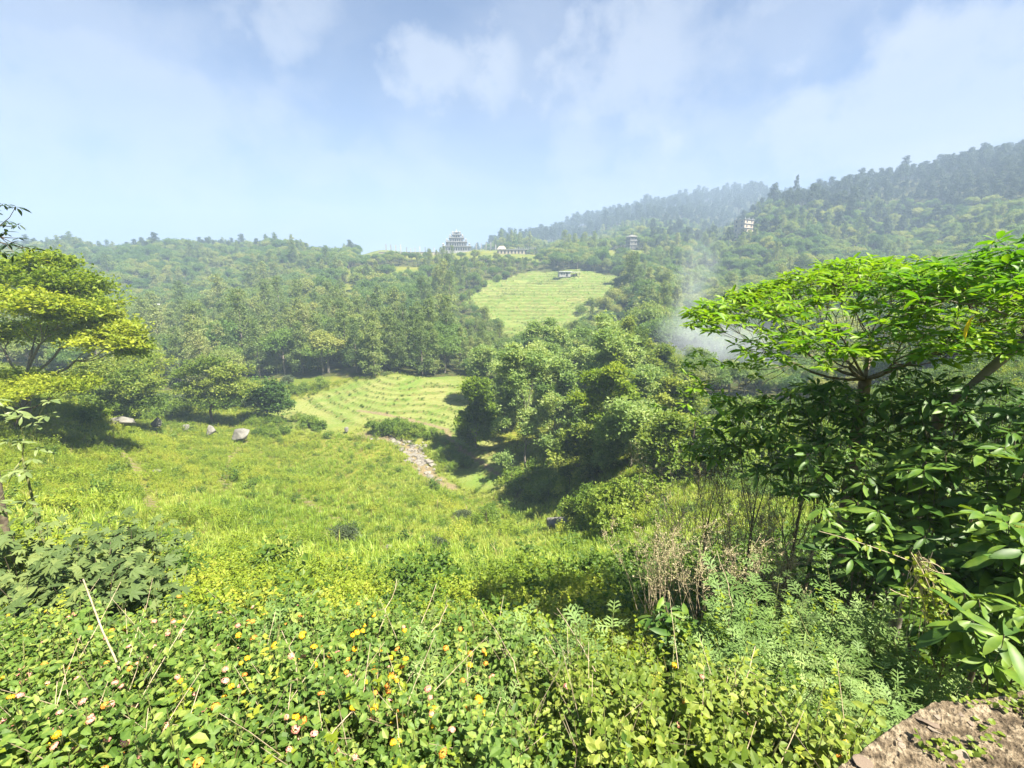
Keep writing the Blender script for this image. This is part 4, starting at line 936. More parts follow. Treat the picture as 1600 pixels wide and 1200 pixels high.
# --- plants with large leaves in whorls at the twig ends
BIG = [blade(0.150, dr, fo, 4, 0.56, wv) for dr, fo, wv in ((0.10, 0.3, 0), (0.22, 0.35, 0.01), (0.36, 0.3, 0.012), (0.05, 0.4, 0.008), (0.5, 0.3, 0.01))]
BIGM = {}
def big_mesh(k, mat):
    if (k, mat) not in BIGM: BIGM[(k, mat)] = MB().add(*BIG[k], 0, 0.45).mesh('leaf', [mat], True)
    return BIGM[(k, mat)]
def whorl_plant(name, base, fork, tips, up, per, length, mat, bark, r0, label, cat, seed, nparts=60, group=None, levels=(6, 4, 3), droop=0.0, tint=None, stems=None, trunkpath=None):
    """tips: world points; each ends in a whorl of long leaves; the leaves that show largest are parts"""
    r = np.random.default_rng(seed); base = np.asarray(base, float); e = empty(name, base); tag(e, label, cat, group)
    tk = MB(); fork = np.asarray(fork, float)-base; T = tips-base
    if trunkpath is None: trunkpath = np.array([[0, 0, -0.3], fork*0.35, fork*0.7, fork])
    tk.tube(trunkpath, np.linspace(1.25, 0.9, len(trunkpath))*r0, 8)
    grow(tk, fork, T, r0*0.75, r, list(levels), 0, 0.5, 0.08, 6)
    tk.build('trunk' if cat == 'tree' else 'stems', [bark], e, True)
    D, P, S, TT = [], [], [], []
    for t in T:
        k = int(r.integers(per-2, per+2)); a0 = r.uniform(0, 6.28); t0 = r.normal(0.5, .2)
        for i in range(k):
            az = a0+i*2.399; el = r.normal(0.25, .25)-0.75*droop*r.random()-0.25*(i < k/2)
            D.append([math.cos(az)*math.cos(el), math.sin(az)*math.cos(el), math.sin(el)]); P.append(t+np.array(D[-1])*0.015-[0, 0, 0.03*i/k]); S.append(length*r.uniform(.5, 1.2)*(1.0 if i > 1 else .7)); TT.append(t0)
    D, P, S, TT = np.array(D), np.array(P), np.array(S), np.array(TT); n = len(D)
    R = rot_from_dir(D, np.broadcast_to(up, D.shape)+r.normal(0, .28, D.shape))*S[:, None, None]; which = r.integers(0, len(BIG), n)
    W = P+base; px, py = proj(W+D*S[:, None]*.5); dist = np.linalg.norm(W-EYE, axis=1)
    score = S/dist*((px > 0) & (px < 1600) & (py > 0) & (py < 1200)); big = np.zeros(n, bool); big[np.argsort(-score)[:nparts]] = True; big &= score > 0
    fo = MB()
    for k in range(len(BIG)):
        s = (which == k) & ~big; fo.inst(BIG[k], R[s], P[s], 0, np.clip(TT[s]+r.normal(0, .15, s.sum()), 0, 1))
    f = fo.build('foliage', [mat], e, True); f['kind'] = 'stuff'
    for i in np.nonzero(big)[0]:
        o = bpy.data.objects.new('leaf', big_mesh(which[i], mat)); link(o); o.parent = e
        M = np.eye(4); M[:3, :3] = R[i]; M[:3, 3] = P[i]; place(o, M)
    return e
wr = np.random.default_rng(44)
def dome(c, rx, ry, top, drop, n, thick=0.12):
    a = wr.uniform(0, 6.28, n); q = np.sqrt(wr.random(n)); x, y = q*np.cos(a), q*np.sin(a)
    lump = 0.10*np.sin(5.1*x+1)*np.sin(4.3*y)+0.08*np.sin(9*x+7*y)
    return np.column_stack([c[0]+rx*x, c[1]+ry*y, c[2]+top-drop*q**2.2+lump-thick*wr.random(n)])
f0 = at(1352, 592, 6.5); b0 = np.array([f0[0]+0.1, f0[1], hz(f0[0]+0.1, f0[1])])
tips = dome(f0, 2.5, 2.2, 1.62, 0.78, 940, .18)
tips = np.concatenate([tips, dome(at(1130, 590, 6.2), .55, .6, 0.42, .25, 20), dome(at(1090, 640, 6.0), .55, .5, .3, .2, 12), dome(at(1230, 560, 5.6), .6, .5, .35, .2, 26), dome(at(1450, 545, 5.2), .8, .6, .3, .3, 50), dome(at(1290, 545, 5.0), .6, .5, .25, .3, 34)])
tree = whorl_plant('large_leaved_tree', b0, f0, tips, [0, 0, 1.0], 10, 0.152, 'canopy_leaf', 'twig', 0.085, 'umbrella-shaped tree with large glossy bright green leaves on the right', 'tree', 51, 300, levels=(10, 5, 4))
f1 = at(1640, 500, 4.6); b1x = at(1470, 640, 4.9); b1 = np.array([b1x[0], b1x[1], hz(b1x[0], b1x[1])])
tips = np.concatenate([dome(f1+[.35, 0.2, 0], 1.8, 1.5, 0.80, 0.5, 300, .22), dome(at(1560, 470, 5.6), 1.1, .9, .25, .25, 90, .2)])
whorl_plant('leaning_tree', b1, f1, tips, [0, 0, 1.0], 10, 0.17, 'canopy_leaf', 'bark_pale', 0.05, 'leaning tree whose thick pale limb crosses the right edge under big leaves', 'tree', 52, 160, levels=(6, 4, 3),
            trunkpath=np.array([[0, 0, -.3], (b1x-b1)*0.6, (b1x-b1), (b1x-b1)*.5+(f1-b1)*.5, f1-b1]))
yl = bpy.data.objects.new('leaf', big_mesh(2, 'yellow_leaf')); link(yl); yl.parent = tree; yl['label'] = 'withered bright yellow leaf'
yp = at(1524, 492, 4.3)-b0; yl.location = yp.tolist(); yl.rotation_euler = (-1.2, 0.2, 0.4); yl.scale = (.24, .24, .24)
# understorey of the same broad leaves, its shade put into a darker leaf colour
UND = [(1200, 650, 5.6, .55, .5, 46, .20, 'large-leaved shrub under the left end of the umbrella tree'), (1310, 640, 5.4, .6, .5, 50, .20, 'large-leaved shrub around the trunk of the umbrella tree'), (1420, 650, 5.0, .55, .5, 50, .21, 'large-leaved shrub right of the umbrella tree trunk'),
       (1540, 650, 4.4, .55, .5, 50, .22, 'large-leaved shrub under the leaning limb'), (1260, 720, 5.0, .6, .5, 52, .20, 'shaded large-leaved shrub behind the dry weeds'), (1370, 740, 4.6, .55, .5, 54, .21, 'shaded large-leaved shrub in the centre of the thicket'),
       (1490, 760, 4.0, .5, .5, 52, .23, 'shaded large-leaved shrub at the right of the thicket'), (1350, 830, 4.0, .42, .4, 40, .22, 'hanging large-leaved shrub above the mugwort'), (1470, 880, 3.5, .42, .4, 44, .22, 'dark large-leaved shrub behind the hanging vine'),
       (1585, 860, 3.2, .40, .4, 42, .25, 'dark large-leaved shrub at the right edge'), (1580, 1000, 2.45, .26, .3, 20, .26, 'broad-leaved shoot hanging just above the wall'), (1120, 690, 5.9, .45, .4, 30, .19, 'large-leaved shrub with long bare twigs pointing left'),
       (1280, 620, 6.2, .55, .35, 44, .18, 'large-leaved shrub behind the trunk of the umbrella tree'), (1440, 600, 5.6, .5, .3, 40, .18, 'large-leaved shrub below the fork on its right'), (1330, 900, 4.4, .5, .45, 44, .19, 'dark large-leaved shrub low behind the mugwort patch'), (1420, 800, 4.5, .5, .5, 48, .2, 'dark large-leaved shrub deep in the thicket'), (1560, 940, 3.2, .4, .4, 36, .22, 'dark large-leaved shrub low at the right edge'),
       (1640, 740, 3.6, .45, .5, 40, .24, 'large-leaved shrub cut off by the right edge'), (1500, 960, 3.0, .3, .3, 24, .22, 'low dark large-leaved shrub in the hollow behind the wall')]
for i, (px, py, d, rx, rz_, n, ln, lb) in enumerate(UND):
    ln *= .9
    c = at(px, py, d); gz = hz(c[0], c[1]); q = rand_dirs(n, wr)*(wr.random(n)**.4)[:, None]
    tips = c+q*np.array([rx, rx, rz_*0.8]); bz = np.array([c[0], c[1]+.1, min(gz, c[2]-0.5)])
    whorl_plant('large_leaved_shrub', bz, bz*0.45+(c-[0, 0, rz_*.4])*0.55, tips, [0, -0.35, 1.0], 8, ln, 'shade_painted_leaf', 'twig', 0.018, lb, 'shrub', 60+i, 30, 'large-leaved shrubs of the shaded thicket', levels=(5, 4), droop=.9)
c = at(1050, 975, 3.3); bz = np.array([c[0], c[1], hz(c[0], c[1])])
whorl_plant('broad_leaved_seedling', bz, c-[0, 0, .25], c+wr.normal(0, .09, (7, 3)), [0, -.3, 1], 8, .19, 'shade_painted_leaf', 'twig', .009, 'dark broad-leaved seedling in the hollow among the shrubs', 'plant', 81, 30, levels=(3,), droop=.7)
c = at(20, 655, 5.4); bz = np.array([c[0], c[1], hz(c[0], c[1])])
whorl_plant('pale_leaved_shrub', bz, c-[0, 0, .5], np.concatenate([c+wr.normal(0, .14, (9, 3)), at(8, 730, 5.2)+wr.normal(0, .14, (8, 3)), at(-10, 800, 5.0)+wr.normal(0, .12, (5, 3))]), [0.2, -.3, 1], 8, .15, 'pale_leaf', 'green_stem', .015, 'shrub with long pale leaves cut off by the left edge', 'shrub', 82, 40, levels=(3, 3), droop=.6)
# dusky shrubs with hand-shaped leaves at the left
PALM = []
for s in range(3):
    r = np.random.default_rng(s); V, Q, T, k0 = [], [], [], 0; b = blade(0.15, .2, .2, 3, .5)
    for a in (-1.25, -.62, 0, .62, 1.25):
        q = 1-abs(a)*0.28; R = np.array([[math.cos(a), math.sin(a), 0], [-math.sin(a), math.cos(a), 0], [0, 0, 1]]); V.append((b[0]*q) @ R.T); Q.append(np.array(b[1])+k0); T.append(np.array(b[2])+k0); k0 += len(b[0])
    PALM.append((np.concatenate(V), np.concatenate(Q), np.concatenate(T)))
DUS = [(30, 880, 4.3, .5, 'dusky grey green shrub at the left edge with hand-shaped leaves'), (120, 905, 4.0, .45, 'dusky shrub with hand-shaped leaves behind the leaning stalk'), (200, 935, 3.7, .4, 'dusky shrub with hand-shaped leaves right of the leaning stalk'), (80, 950, 3.6, .4, 'near dusky shrub above the flowering corner shrubs'), (190, 862, 4.8, .45, 'farthest dusky shrub below the yellow herbs')]
for i, (px, py, d, rr_, lb) in enumerate(DUS):
    c = at(px, py, d); gz = hz(c[0], c[1]); bz = np.array([c[0], c[1], gz]); e = empty('dusky_shrub', bz); tag(e, lb, 'shrub', 'dusky shrubs on the left'); r = np.random.default_rng(200+i)
    n = 360; q = rand_dirs(n, r)*(r.random(n)**.4)[:, None]*np.array([rr_, rr_, rr_*.8])*(1+.35*np.sin(9*r.random((n, 1)))); P = c+q-bz; D = rand_dirs(n, r); D[:, 2] = D[:, 2]*.3-.15; R = rot_from_dir(D, np.array([0.15, -.3, 1.])+r.normal(0, .3, (n, 3)))*(r.uniform(.07, .13, n))[:, None, None]
    w = r.integers(0, 3, n); fo, st = MB(), MB(); tn = r.beta(2, 2, n)
    for k in range(3): fo.inst(PALM[k], R[w == k], P[w == k], 0, tn[w == k])
    grow(st, np.array([0, 0, .1]), P[::5], .016, r, [5, 4]); st.build('stems', ['twig'], e); f = fo.build('foliage', ['dusky_leaf'], e); f['kind'] = 'stuff'
# dark twigs reaching in from a tree beyond the left edge
c = at(-70, 360, 7.0); bz = np.array([c[0]-.6, c[1], hz(c[0]-.6, c[1])])
tt = np.array([at(px, py, 7.0+wr.normal(0, .15)) for px, py in ((5, 318), (25, 322), (10, 345), (28, 350), (8, 362), (30, 372), (12, 380), (36, 384), (2, 392), (22, 394), (-10, 330), (-20, 370), (-40, 350), (-60, 330), (-70, 380), (-100, 350), (48, 388))])
whorl_plant('dark_twig_tree', bz, c, tt, [0, 0, 1.0], 9, .13, 'silhouette_leaf', 'twig', .05, 'dark drooping twigs against the sky at the left edge', 'tree', 83, 40, levels=(4, 3), droop=.8)

# --- dry weeds and stalks
def dry_weed(px, py, d, n, sig, h, label, seed):
    r = np.random.default_rng(seed); c = at(px, py, d); gz = hz(c[0], c[1]); bz = np.array([c[0], c[1], min(gz, c[2]-h)]); e = empty('dry_weed', bz); tag(e, label, 'weed', 'dry weeds in front of the large-leaved tree')
    st, sd = MB(), MB(); hh = c[2]-bz[2]; n = int(n*.75)
    for i in range(n):
        b = np.append(r.normal(0, sig*.5, 2), hh-h*r.uniform(.9, 1.1)); t = np.append(b[:2]*1.8+r.normal(0, sig*.6, 2), hh*r.uniform(.85, 1.06))
        P = bez(b, (b+t)/2+r.normal(0, .06, 3), t, 5); st.tube(P, np.linspace(.0045, .0015, 5), 3, 0, r.random())
        for k in range(13):
            q = P[2+k % 3]+(P[-1]-P[2+k % 3])*r.random(); u = rand_dirs(1, r)[0]; u[2] = abs(u[2])+.3; q2 = q+u/np.linalg.norm(u)*r.uniform(.08, .24)
            st.tube(bez(q, (q+q2)/2+r.normal(0, .015, 3), q2, 3), [.0022, .0016, .001], 3, 0, r.random())
            m_ = 6; pp = q+(q2-q)*r.random((m_, 1))+r.normal(0, .008, (m_, 3)); RR = rot_from_dir(rand_dirs(m_, r))*r.uniform(.012, .028, m_)[:, None, None]; sd.inst(DIAMOND, RR, pp, 0, r.random(m_))
    st.build('stems', ['dry_stem'], e); s = sd.build('seed_heads', ['dry_seed'], e); s['kind'] = 'stuff'
leaf_mat('dry_seed', (0.19, 0.21, 0.08), (0.29, 0.27, 0.13), (0.42, 0.35, 0.23), trans=.25, objvar=.2)
for i, a in enumerate([(1060, 800, 5.6, 34, .3, 1.1, 'dry brown weed left of the dry patch'), (1150, 760, 5.8, 36, .32, 1.1, 'dry pinkish weed at the top of the dry patch'), (1230, 790, 5.2, 38, .3, 1.1, 'dry tan weed beside the hanging large leaves'), (1120, 850, 4.8, 34, .3, 1.0, 'dry weed in the middle of the dry patch'), (1210, 870, 4.5, 30, .28, .9, 'dry weed at the bottom of the dry patch above the mugwort'), (1030, 870, 5.0, 24, .28, .9, 'thin dry weed above the broad-leaved seedling'), (1080, 730, 7.5, 30, .4, 1.2, 'far dry weed at the foot of the grove')]): dry_weed(*a, seed=300+i)
def stalk(name, pts, r0, mat, label, cat='stalk', group=None, twigs=0):
    P = np.array([at(*p) for p in pts]); g = P[-1].copy(); e0 = np.array([g[0], g[1], g[2]]); n = len(P)
    Q = np.concatenate([P, [[g[0]+(g[0]-P[-2][0])*.6, g[1]+.02, g[2]-.35]]])-e0
    t = np.linspace(0, 1, 9); tt = np.linspace(0, 1, len(Q)); C = np.stack([np.interp(t, tt, Q[:, j]) for j in range(3)], -1); C[1:-1] += np.random.default_rng(len(label)).normal(0, .006, (7, 3))
    mb = MB().tube(C, np.linspace(r0*.55, r0, 9), 5)
    r = np.random.default_rng(len(label)*3)
    for k in range(twigs):
        q = C[r.integers(1, 6)]; u = rand_dirs(1, r)[0]; mb.tube(np.array([q, q+u*[.1, .1, .06]]), [r0*.4, r0*.2], 3)
    o = mb.build(name, [mat], None, True); o.location = e0.tolist(); tag(o, label, cat, group); return o
stalk('leaning_stalk', [(130, 905, 2.35), (165, 985, 2.2), (190, 1060, 2.05), (206, 1135, 1.95)], .0075, 'dry_stem', 'tall pale stalk leaning over the flowering shrubs on the left')
DS = [((620, 905, 3.0), (590, 985, 2.7), 'dry stalk rising left of the dark gap'), ((682, 912, 3.0), (640, 1010, 2.6), 'longest dry stalk in the dark gap'), ((700, 945, 2.9), (668, 1000, 2.6), 'short dry stalk in the dark gap'), ((852, 995, 2.4), (905, 1115, 2.0), 'thin dry stem right of the mugwort'), ((870, 950, 2.7), (935, 1060, 2.2), 'thin dry stem bending towards the seedling'), ((1180, 1010, 2.4), (1145, 1110, 2.0), 'thin dry stem in front of the mugwort patch'),
      ((440, 985, 2.3), (487, 1120, 1.8), 'thin pale stem among the yellow heads'), ((1120, 860, 3.6), (1145, 955, 3.0), 'dry stem below the dry weeds'), ((750, 950, 2.8), (805, 1040, 2.2), 'dry stem left of the mugwort'), ((560, 1095, 1.75), (490, 1180, 1.5), 'thick dry twig lying low at the bottom')]
for a, b, lb in DS:
    m_ = tuple((np.array(a)+np.array(b))/2+[4, 0, 0]); stalk('dry_stalk', [a, m_, b], .0035, 'dry_stem', lb, twigs=3)
# hanging vine
e = empty('hanging_vine', at(1450, 880, 2.9)); tag(e, 'tangled tan vine with small yellow green leaves hanging before the dark shrubs', 'vine'); o0 = np.array(e.location); r = np.random.default_rng(5); st, fo = MB(), MB(); LP = []
for i in range(34):
    a = at(1435+r.normal(0, 12), 872+r.normal(0, 8), 2.9); b = at(1450+r.normal(0, 22), 930+r.uniform(-40, 90), 2.9+r.normal(0, .06)); P = bez(a, (a+b)/2+r.normal(0, .07, 3), b, 7); st.tube(P-o0, .0022, 3)
    if i % 2 == 0: LP.append(P[3:])
for pts in (((1280, 830, 3.2), (1360, 850, 3.0), (1430, 880, 2.9)), ((1390, 920, 2.8), (1430, 945, 2.85), (1470, 925, 2.85)), ((1480, 920, 2.8), (1490, 940, 2.8), (1470, 960, 2.8)), ((1440, 960, 2.85), (1430, 1010, 2.8), (1440, 1080, 2.7))):
    P = bez(*[at(*p) for p in pts], 9); st.tube(P-o0, .0028, 4); LP.append(P[3:])
LP = np.repeat(np.concatenate(LP), 3, 0); LP = LP+r.normal(0, .022, LP.shape)-o0; nl = len(LP); fo.inst(blade(.36, .15, .2, 3, .4), rot_from_dir(rand_dirs(nl, r), np.array([0, -.5, 1.])+r.normal(0, .3, (nl, 3)))*r.uniform(.025, .045, nl)[:, None, None], LP, 0, r.random(nl))
st.build('stems', ['dry_stem'], e); f = fo.build('foliage', ['vine_leaf'], e); f['kind'] = 'stuff'
# ================================================================ rocks, wall, buildings, smoke
import bmesh
rough_mat('rock', (0.07, 0.068, 0.055), (0.22, 0.21, 0.185), 1.3, 0.9, 0.6, objvar=0.25)
rough_mat('stream_rock', (0.09, 0.082, 0.068), (0.25, 0.23, 0.195), 3.0, 0.85, 0.4, objvar=0.4)
rough_mat('plaster_white', (0.24, 0.24, 0.24), (0.36, 0.355, 0.35), 0.6, 0.8, 0.0)
rough_mat('plaster_cream', (0.36, 0.29, 0.21), (0.48, 0.40, 0.30), 0.6, 0.8, 0.0)
rough_mat('brick_brown', (0.26, 0.16, 0.11), (0.38, 0.26, 0.19), 0.8, 0.9, 0.0)
rough_mat('dark_opening', (0.03, 0.03, 0.035), (0.06, 0.06, 0.065), 1.0, 0.5, 0.0)
rough_mat('tin_roof', (0.55, 0.56, 0.58), (0.70, 0.70, 0.72), 1.2, 0.45, 0.0)
rough_mat('timber', (0.10, 0.07, 0.05), (0.20, 0.15, 0.10), 2.0, 0.8, 0.1)
rough_mat('masonry', (0.075, 0.056, 0.035), (0.42, 0.345, 0.235), 38.0, 0.95, 1.0, c=(0.215, 0.165, 0.105), detail=9)
rough_mat('wall_stone', (0.13, 0.09, 0.065), (0.36, 0.30, 0.23), 40.0, 0.9, 0.5, objvar=0.5)
leaf_mat('moss_leaf', (0.09, 0.14, 0.012), (0.19, 0.25, 0.025), trans=.35, objvar=.2)
def rock_mesh(seed, n=16, mat='rock', flat=1.0, bev=0.05):
    r = np.random.default_rng(seed); bm = bmesh.new(); d = rand_dirs(n, r)*r.uniform(.8, 1.1, (n, 1)); d[:, 2] *= flat; d[:, 2] = np.where(d[:, 2] < -.3*flat, -.3*flat, d[:, 2])
    for v in d: bm.verts.new(v.tolist())
    res = bmesh.ops.convex_hull(bm, input=bm.verts)
    bmesh.ops.delete(bm, geom=[v for v in bm.verts if not v.link_faces], context='VERTS')
    bmesh.ops.bevel(bm, geom=list(bm.edges), offset=bev, segments=1, affect='EDGES')
    me = bpy.data.meshes.new('stone'); bm.to_mesh(me); bm.free(); me.materials.append(MAT[mat]); return me
ROCKS = [rock_mesh(i, 15) for i in range(5)]; STONES = [rock_mesh(20+i, 12, 'stream_rock', .8, .08) for i in range(5)]; CHIPS = [rock_mesh(40+i, 10, 'wall_stone', .55, .06) for i in range(6)]
def stone(name, me, p, s3, rz, label, cat, group=None, sink=.2):
    o = bpy.data.objects.new(name, me); link(o); o.location = (p[0], p[1], p[2]+s3[2]*(.3-sink)); o.scale = s3; o.rotation_euler = (0, 0, rz); tag(o, label, cat, group); return o
for i, (px, py, w, h, lb) in enumerate([(192, 672, 40, 13, 'longest pale boulder beside the thicket, first of the row of rocks'), (246, 672, 19, 13, 'squarish pale boulder in front of the thicket'), (291, 675, 14, 7, 'small flat rock between the squarish boulder and the field tree'), (331, 684, 14, 12, 'upright pale rock in front of the field tree'), (378, 690, 36, 12, 'long low pale boulder nearest the terraces'),
                                   (246, 742, 14, 6, 'small pale stone in the grass below the boulders'), (607, 858, 12, 5, 'small flat white stone in the near meadow'), (542, 677, 9, 6, 'round stone on the stream bank')]):
    g = hit(px, py); s = g[1]/FOC; stone('boulder', ROCKS[i % 5], g, (w*s*.54, w*s*.42, h*s*1.05), (.2, -.3, .5, 1, .1, .4, .3, .8)[i], lb, 'rock', sink=-.5)
g = hit(878, 822); s = g[1]/FOC; mb = MB(); mb.box((0, 0, 5*s), (50*s, 26*s, 14*s), 0, .15); o = mb.build('stone_block', ['rock']); o.location = g.tolist(); tag(o, 'grey squared stone block at the end of the meadow by the grove', 'stone block')
bmod = o.modifiers.new('bevel', 'BEVEL'); bmod.width = .12; bmod.segments = 2
# stones of the stream bed
r = np.random.default_rng(31); seg = np.linspace(0, 1, len(STREAM)); cnt = 0
for k in range(150):
    t = r.uniform(.25, .56) if k < 60 else r.uniform(.3, .48); p = np.array([np.interp(t, seg, STREAM[:, j]) for j in range(2)])+r.normal(0, .95, 2); s = r.gamma(2.2, .11)+.10; z = hz(*p)
    stone('stream_stone', STONES[r.integers(5)], (p[0], p[1], z), (s*r.uniform(.8, 1.4), s, s*r.uniform(.6, .9)), r.uniform(0, 6.28), 'pale stone lying in the dry stony stream bed', 'stone', 'stones in the stream bed')
for k in range(16):
    q = r.random(); p = np.array([np.interp(.78+.2*q, seg, STREAM[:, j]) for j in range(2)])
# broken parapet in the corner
ZT = EYE[2]-1.2
def on_top(px, py): return at(px, py, 1.2/math.tan(PITCH+math.atan((py-600)/FOC)))[:2]
A_, B_, C_ = on_top(1300, 1204), on_top(1452, 1097), on_top(1600, 1083); A0 = A_+(A_-B_)*.75; C1 = C_+(C_-B_)*2.2
outer = np.array([A0, A_, A_*.5+B_*.5+[.0, .006], B_, C_, C1]); U = np.linspace(0, 1, 260); ln = np.r_[0, np.cumsum(np.linalg.norm(np.diff(outer, axis=0), axis=1))]; ln /= ln[-1]
oc = np.stack([np.interp(U, ln, outer[:, j]) for j in range(2)], -1); inner = oc+np.array([.16, -.42])
V = np.linspace(0, 1, 80); top = oc[:, None]*(1-V)[None, :, None]+inner[:, None]*V[None, :, None]
tx, ty = top[..., 0], top[..., 1]
tz = ZT+.005*noise2(tx, ty, .16)+.006*noise2(tx+3, ty, .05)+.008*np.abs(noise2(tx, ty+5, .02))+.004*noise2(tx+7, ty, .009)+.0025*np.random.default_rng(8).random(tx.shape); tz[:, 0] -= .012; tz = tz+0.05*np.clip((tx-1.35)/1.0, 0, 1)
vv = np.stack([tx, ty, tz], -1).reshape(-1, 3); nu, nv = 260, 80; i_, j_ = np.meshgrid(np.arange(nu-1), np.arange(nv-1), indexing='ij'); b_ = (i_*nv+j_).ravel()
wm = MB(); Q = np.stack([b_, b_+1, b_+nv+1, b_+nv], -1)
low = vv.copy().reshape(nu, nv, 3); sk = np.concatenate([low[:, :1], low[:, :1]-[0, -.03, 1.3]], 1).reshape(-1, 3)
wm.add(vv, Q[:, ::-1]); k_ = np.arange(nu-1)*2; wm.add(sk, np.stack([k_, k_+1, k_+3, k_+2], -1))
sk2 = np.concatenate([low[:, -1:], low[:, -1:]-[0, 0.0, .9]], 1).reshape(-1, 3); wm.add(sk2, np.stack([k_, k_+2, k_+3, k_+1], -1))
e0 = np.array([1.2, .9, ZT-1.0]); e = empty('broken_wall', e0); tag(e, 'crumbling masonry wall top with stones and moss in the bottom right corner', 'wall')
w = wm.build('masonry', ['masonry'], e, False); w.location = (-e0).tolist()
def topz(x, y): k = ((tx-x)**2+(ty-y)**2).argmin(); return tz.ravel()[k]
r = np.random.default_rng(3)
for k in range(300):
    i, j = r.integers(0, nu), r.integers(5, nv); x, y = tx[i, j], ty[i, j]; s = r.gamma(1.6, .0042)+.005
    o = bpy.data.objects.new('stone', CHIPS[r.integers(6)]); link(o); o.parent = e; o.location = (np.array([x, y, tz[i, j]+.001])-e0).tolist(); o.scale = (s*r.uniform(.8, 1.7), s, s*r.uniform(.6, 1.0)); o.rotation_euler = (r.normal(0, .2), r.normal(0, .2), r.uniform(0, 6.28))
ml = MB(); n = 5200; i, j = r.integers(0, nu, n), r.integers(0, nv, n); nn = noise2(tx[i, j], ty[i, j], .18)+np.clip((tx[i, j]-1.22)*1.6, -.9, .7); kp = nn > .05; i, j = i[kp], j[kp]; n = len(i)
ml.inst(blade(.42, .2, .2, 3, .45), rot_from_dir(rand_dirs(n, r)*[1, 1, .35]+[0, 0, .15], np.array([0, 0, 1.])+r.normal(0, .3, (n, 3)))*r.uniform(.008, .022, n)[:, None, None], np.stack([tx[i, j], ty[i, j], tz[i, j]+r.random(n)*.018], -1)-e0, 0, r.random(n))
f = ml.build('moss', ['moss_leaf'], e); f['kind'] = 'stuff'

# ---------------------------------------------------------------- buildings on the hills
def lit_part(name, fn, mat, par): mb = MB(); fn(mb); return mb.build(name, [mat], par)
tx0 = hit(714, 393.5, 200); tx0[2] = hz(tx0[0], tx0[1]); T = empty('stepped_temple', tx0, 0.08, .9); tag(T, 'stepped pale temple of five tiers on the skyline', 'temple')
z = 0.3
lit_part('plinth', lambda m_: m_.box((0, 0, -.9), (30, 30, 2.6)), 'plaster_white', T)
TI = [(26, 4.4), (19.5, 4.2), (13.5, 3.8), (8.6, 3.0), (4.8, 2.2)]
for t, (w_, h_) in enumerate(TI):
    core = lit_part('tier', lambda m_: m_.box((0, 0, z+h_/2), (w_-2.4, w_-2.4, h_)), 'plaster_white', T)
    lit_part('cornice', lambda m_: (m_.box((0, 0, z+h_-.2), (w_+.9, w_+.9, .45)), m_.box((0, 0, z+h_-.62), (w_+.2, w_+.2, .36))), 'plaster_white', core)
    n = max(3, int(w_/2.2))
    for sx, sy in ((0, -1), (1, 0), (-1, 0)):
        for k in range(n):
            q = (k+.5)/n-.5
            c = (q*(w_-2.4), -(w_/2-1.19)) if sy else (sx*(w_/2-1.19), q*(w_-2.4)); sz = (1.05, .12, h_*.55) if sy else (.12, 1.05, h_*.55)
            lit_part('opening', lambda m_: m_.box((c[0], c[1], z+h_*.36), sz), 'dark_opening', core)
    def pil(m_):
        for k in range(n+1):
            q = k/n-.5
            for c in ((q*(w_-.6), -(w_/2-.3)), (w_/2-.3, q*(w_-.6)), (-(w_/2-.3), q*(w_-.6))): m_.box((c[0], c[1], z+h_*.42), (.42, .42, h_*.84))
    lit_part('colonnade', pil, 'plaster_white', core)
    if t < 4:
        nx_ = TI[t+1][0]
        for sx in (-1, 1):
            for sy in (-1, 1):
                c = (sx*(w_/2-1.0), sy*(w_/2-1.0))
                p_ = lit_part('pavilion', lambda m_: m_.box((c[0], c[1], z+h_+.8), (1.5, 1.5, 1.6)), 'plaster_white', T); lit_part('roof', lambda m_: m_.box((c[0], c[1], z+h_+2.1), (2.0, 2.0, 1.0), taper=.12), 'plaster_white', p_)
    z += h_
lit_part('finial', lambda m_: (m_.box((0, 0, z+.7), (2.6, 2.6, 1.4), taper=.25), m_.tube(np.array([[0, 0, z+1.2], [0, 0, z+1.9], [0, 0, z+3.2]]), [.35, .3, .03], 8)), 'plaster_white', T)
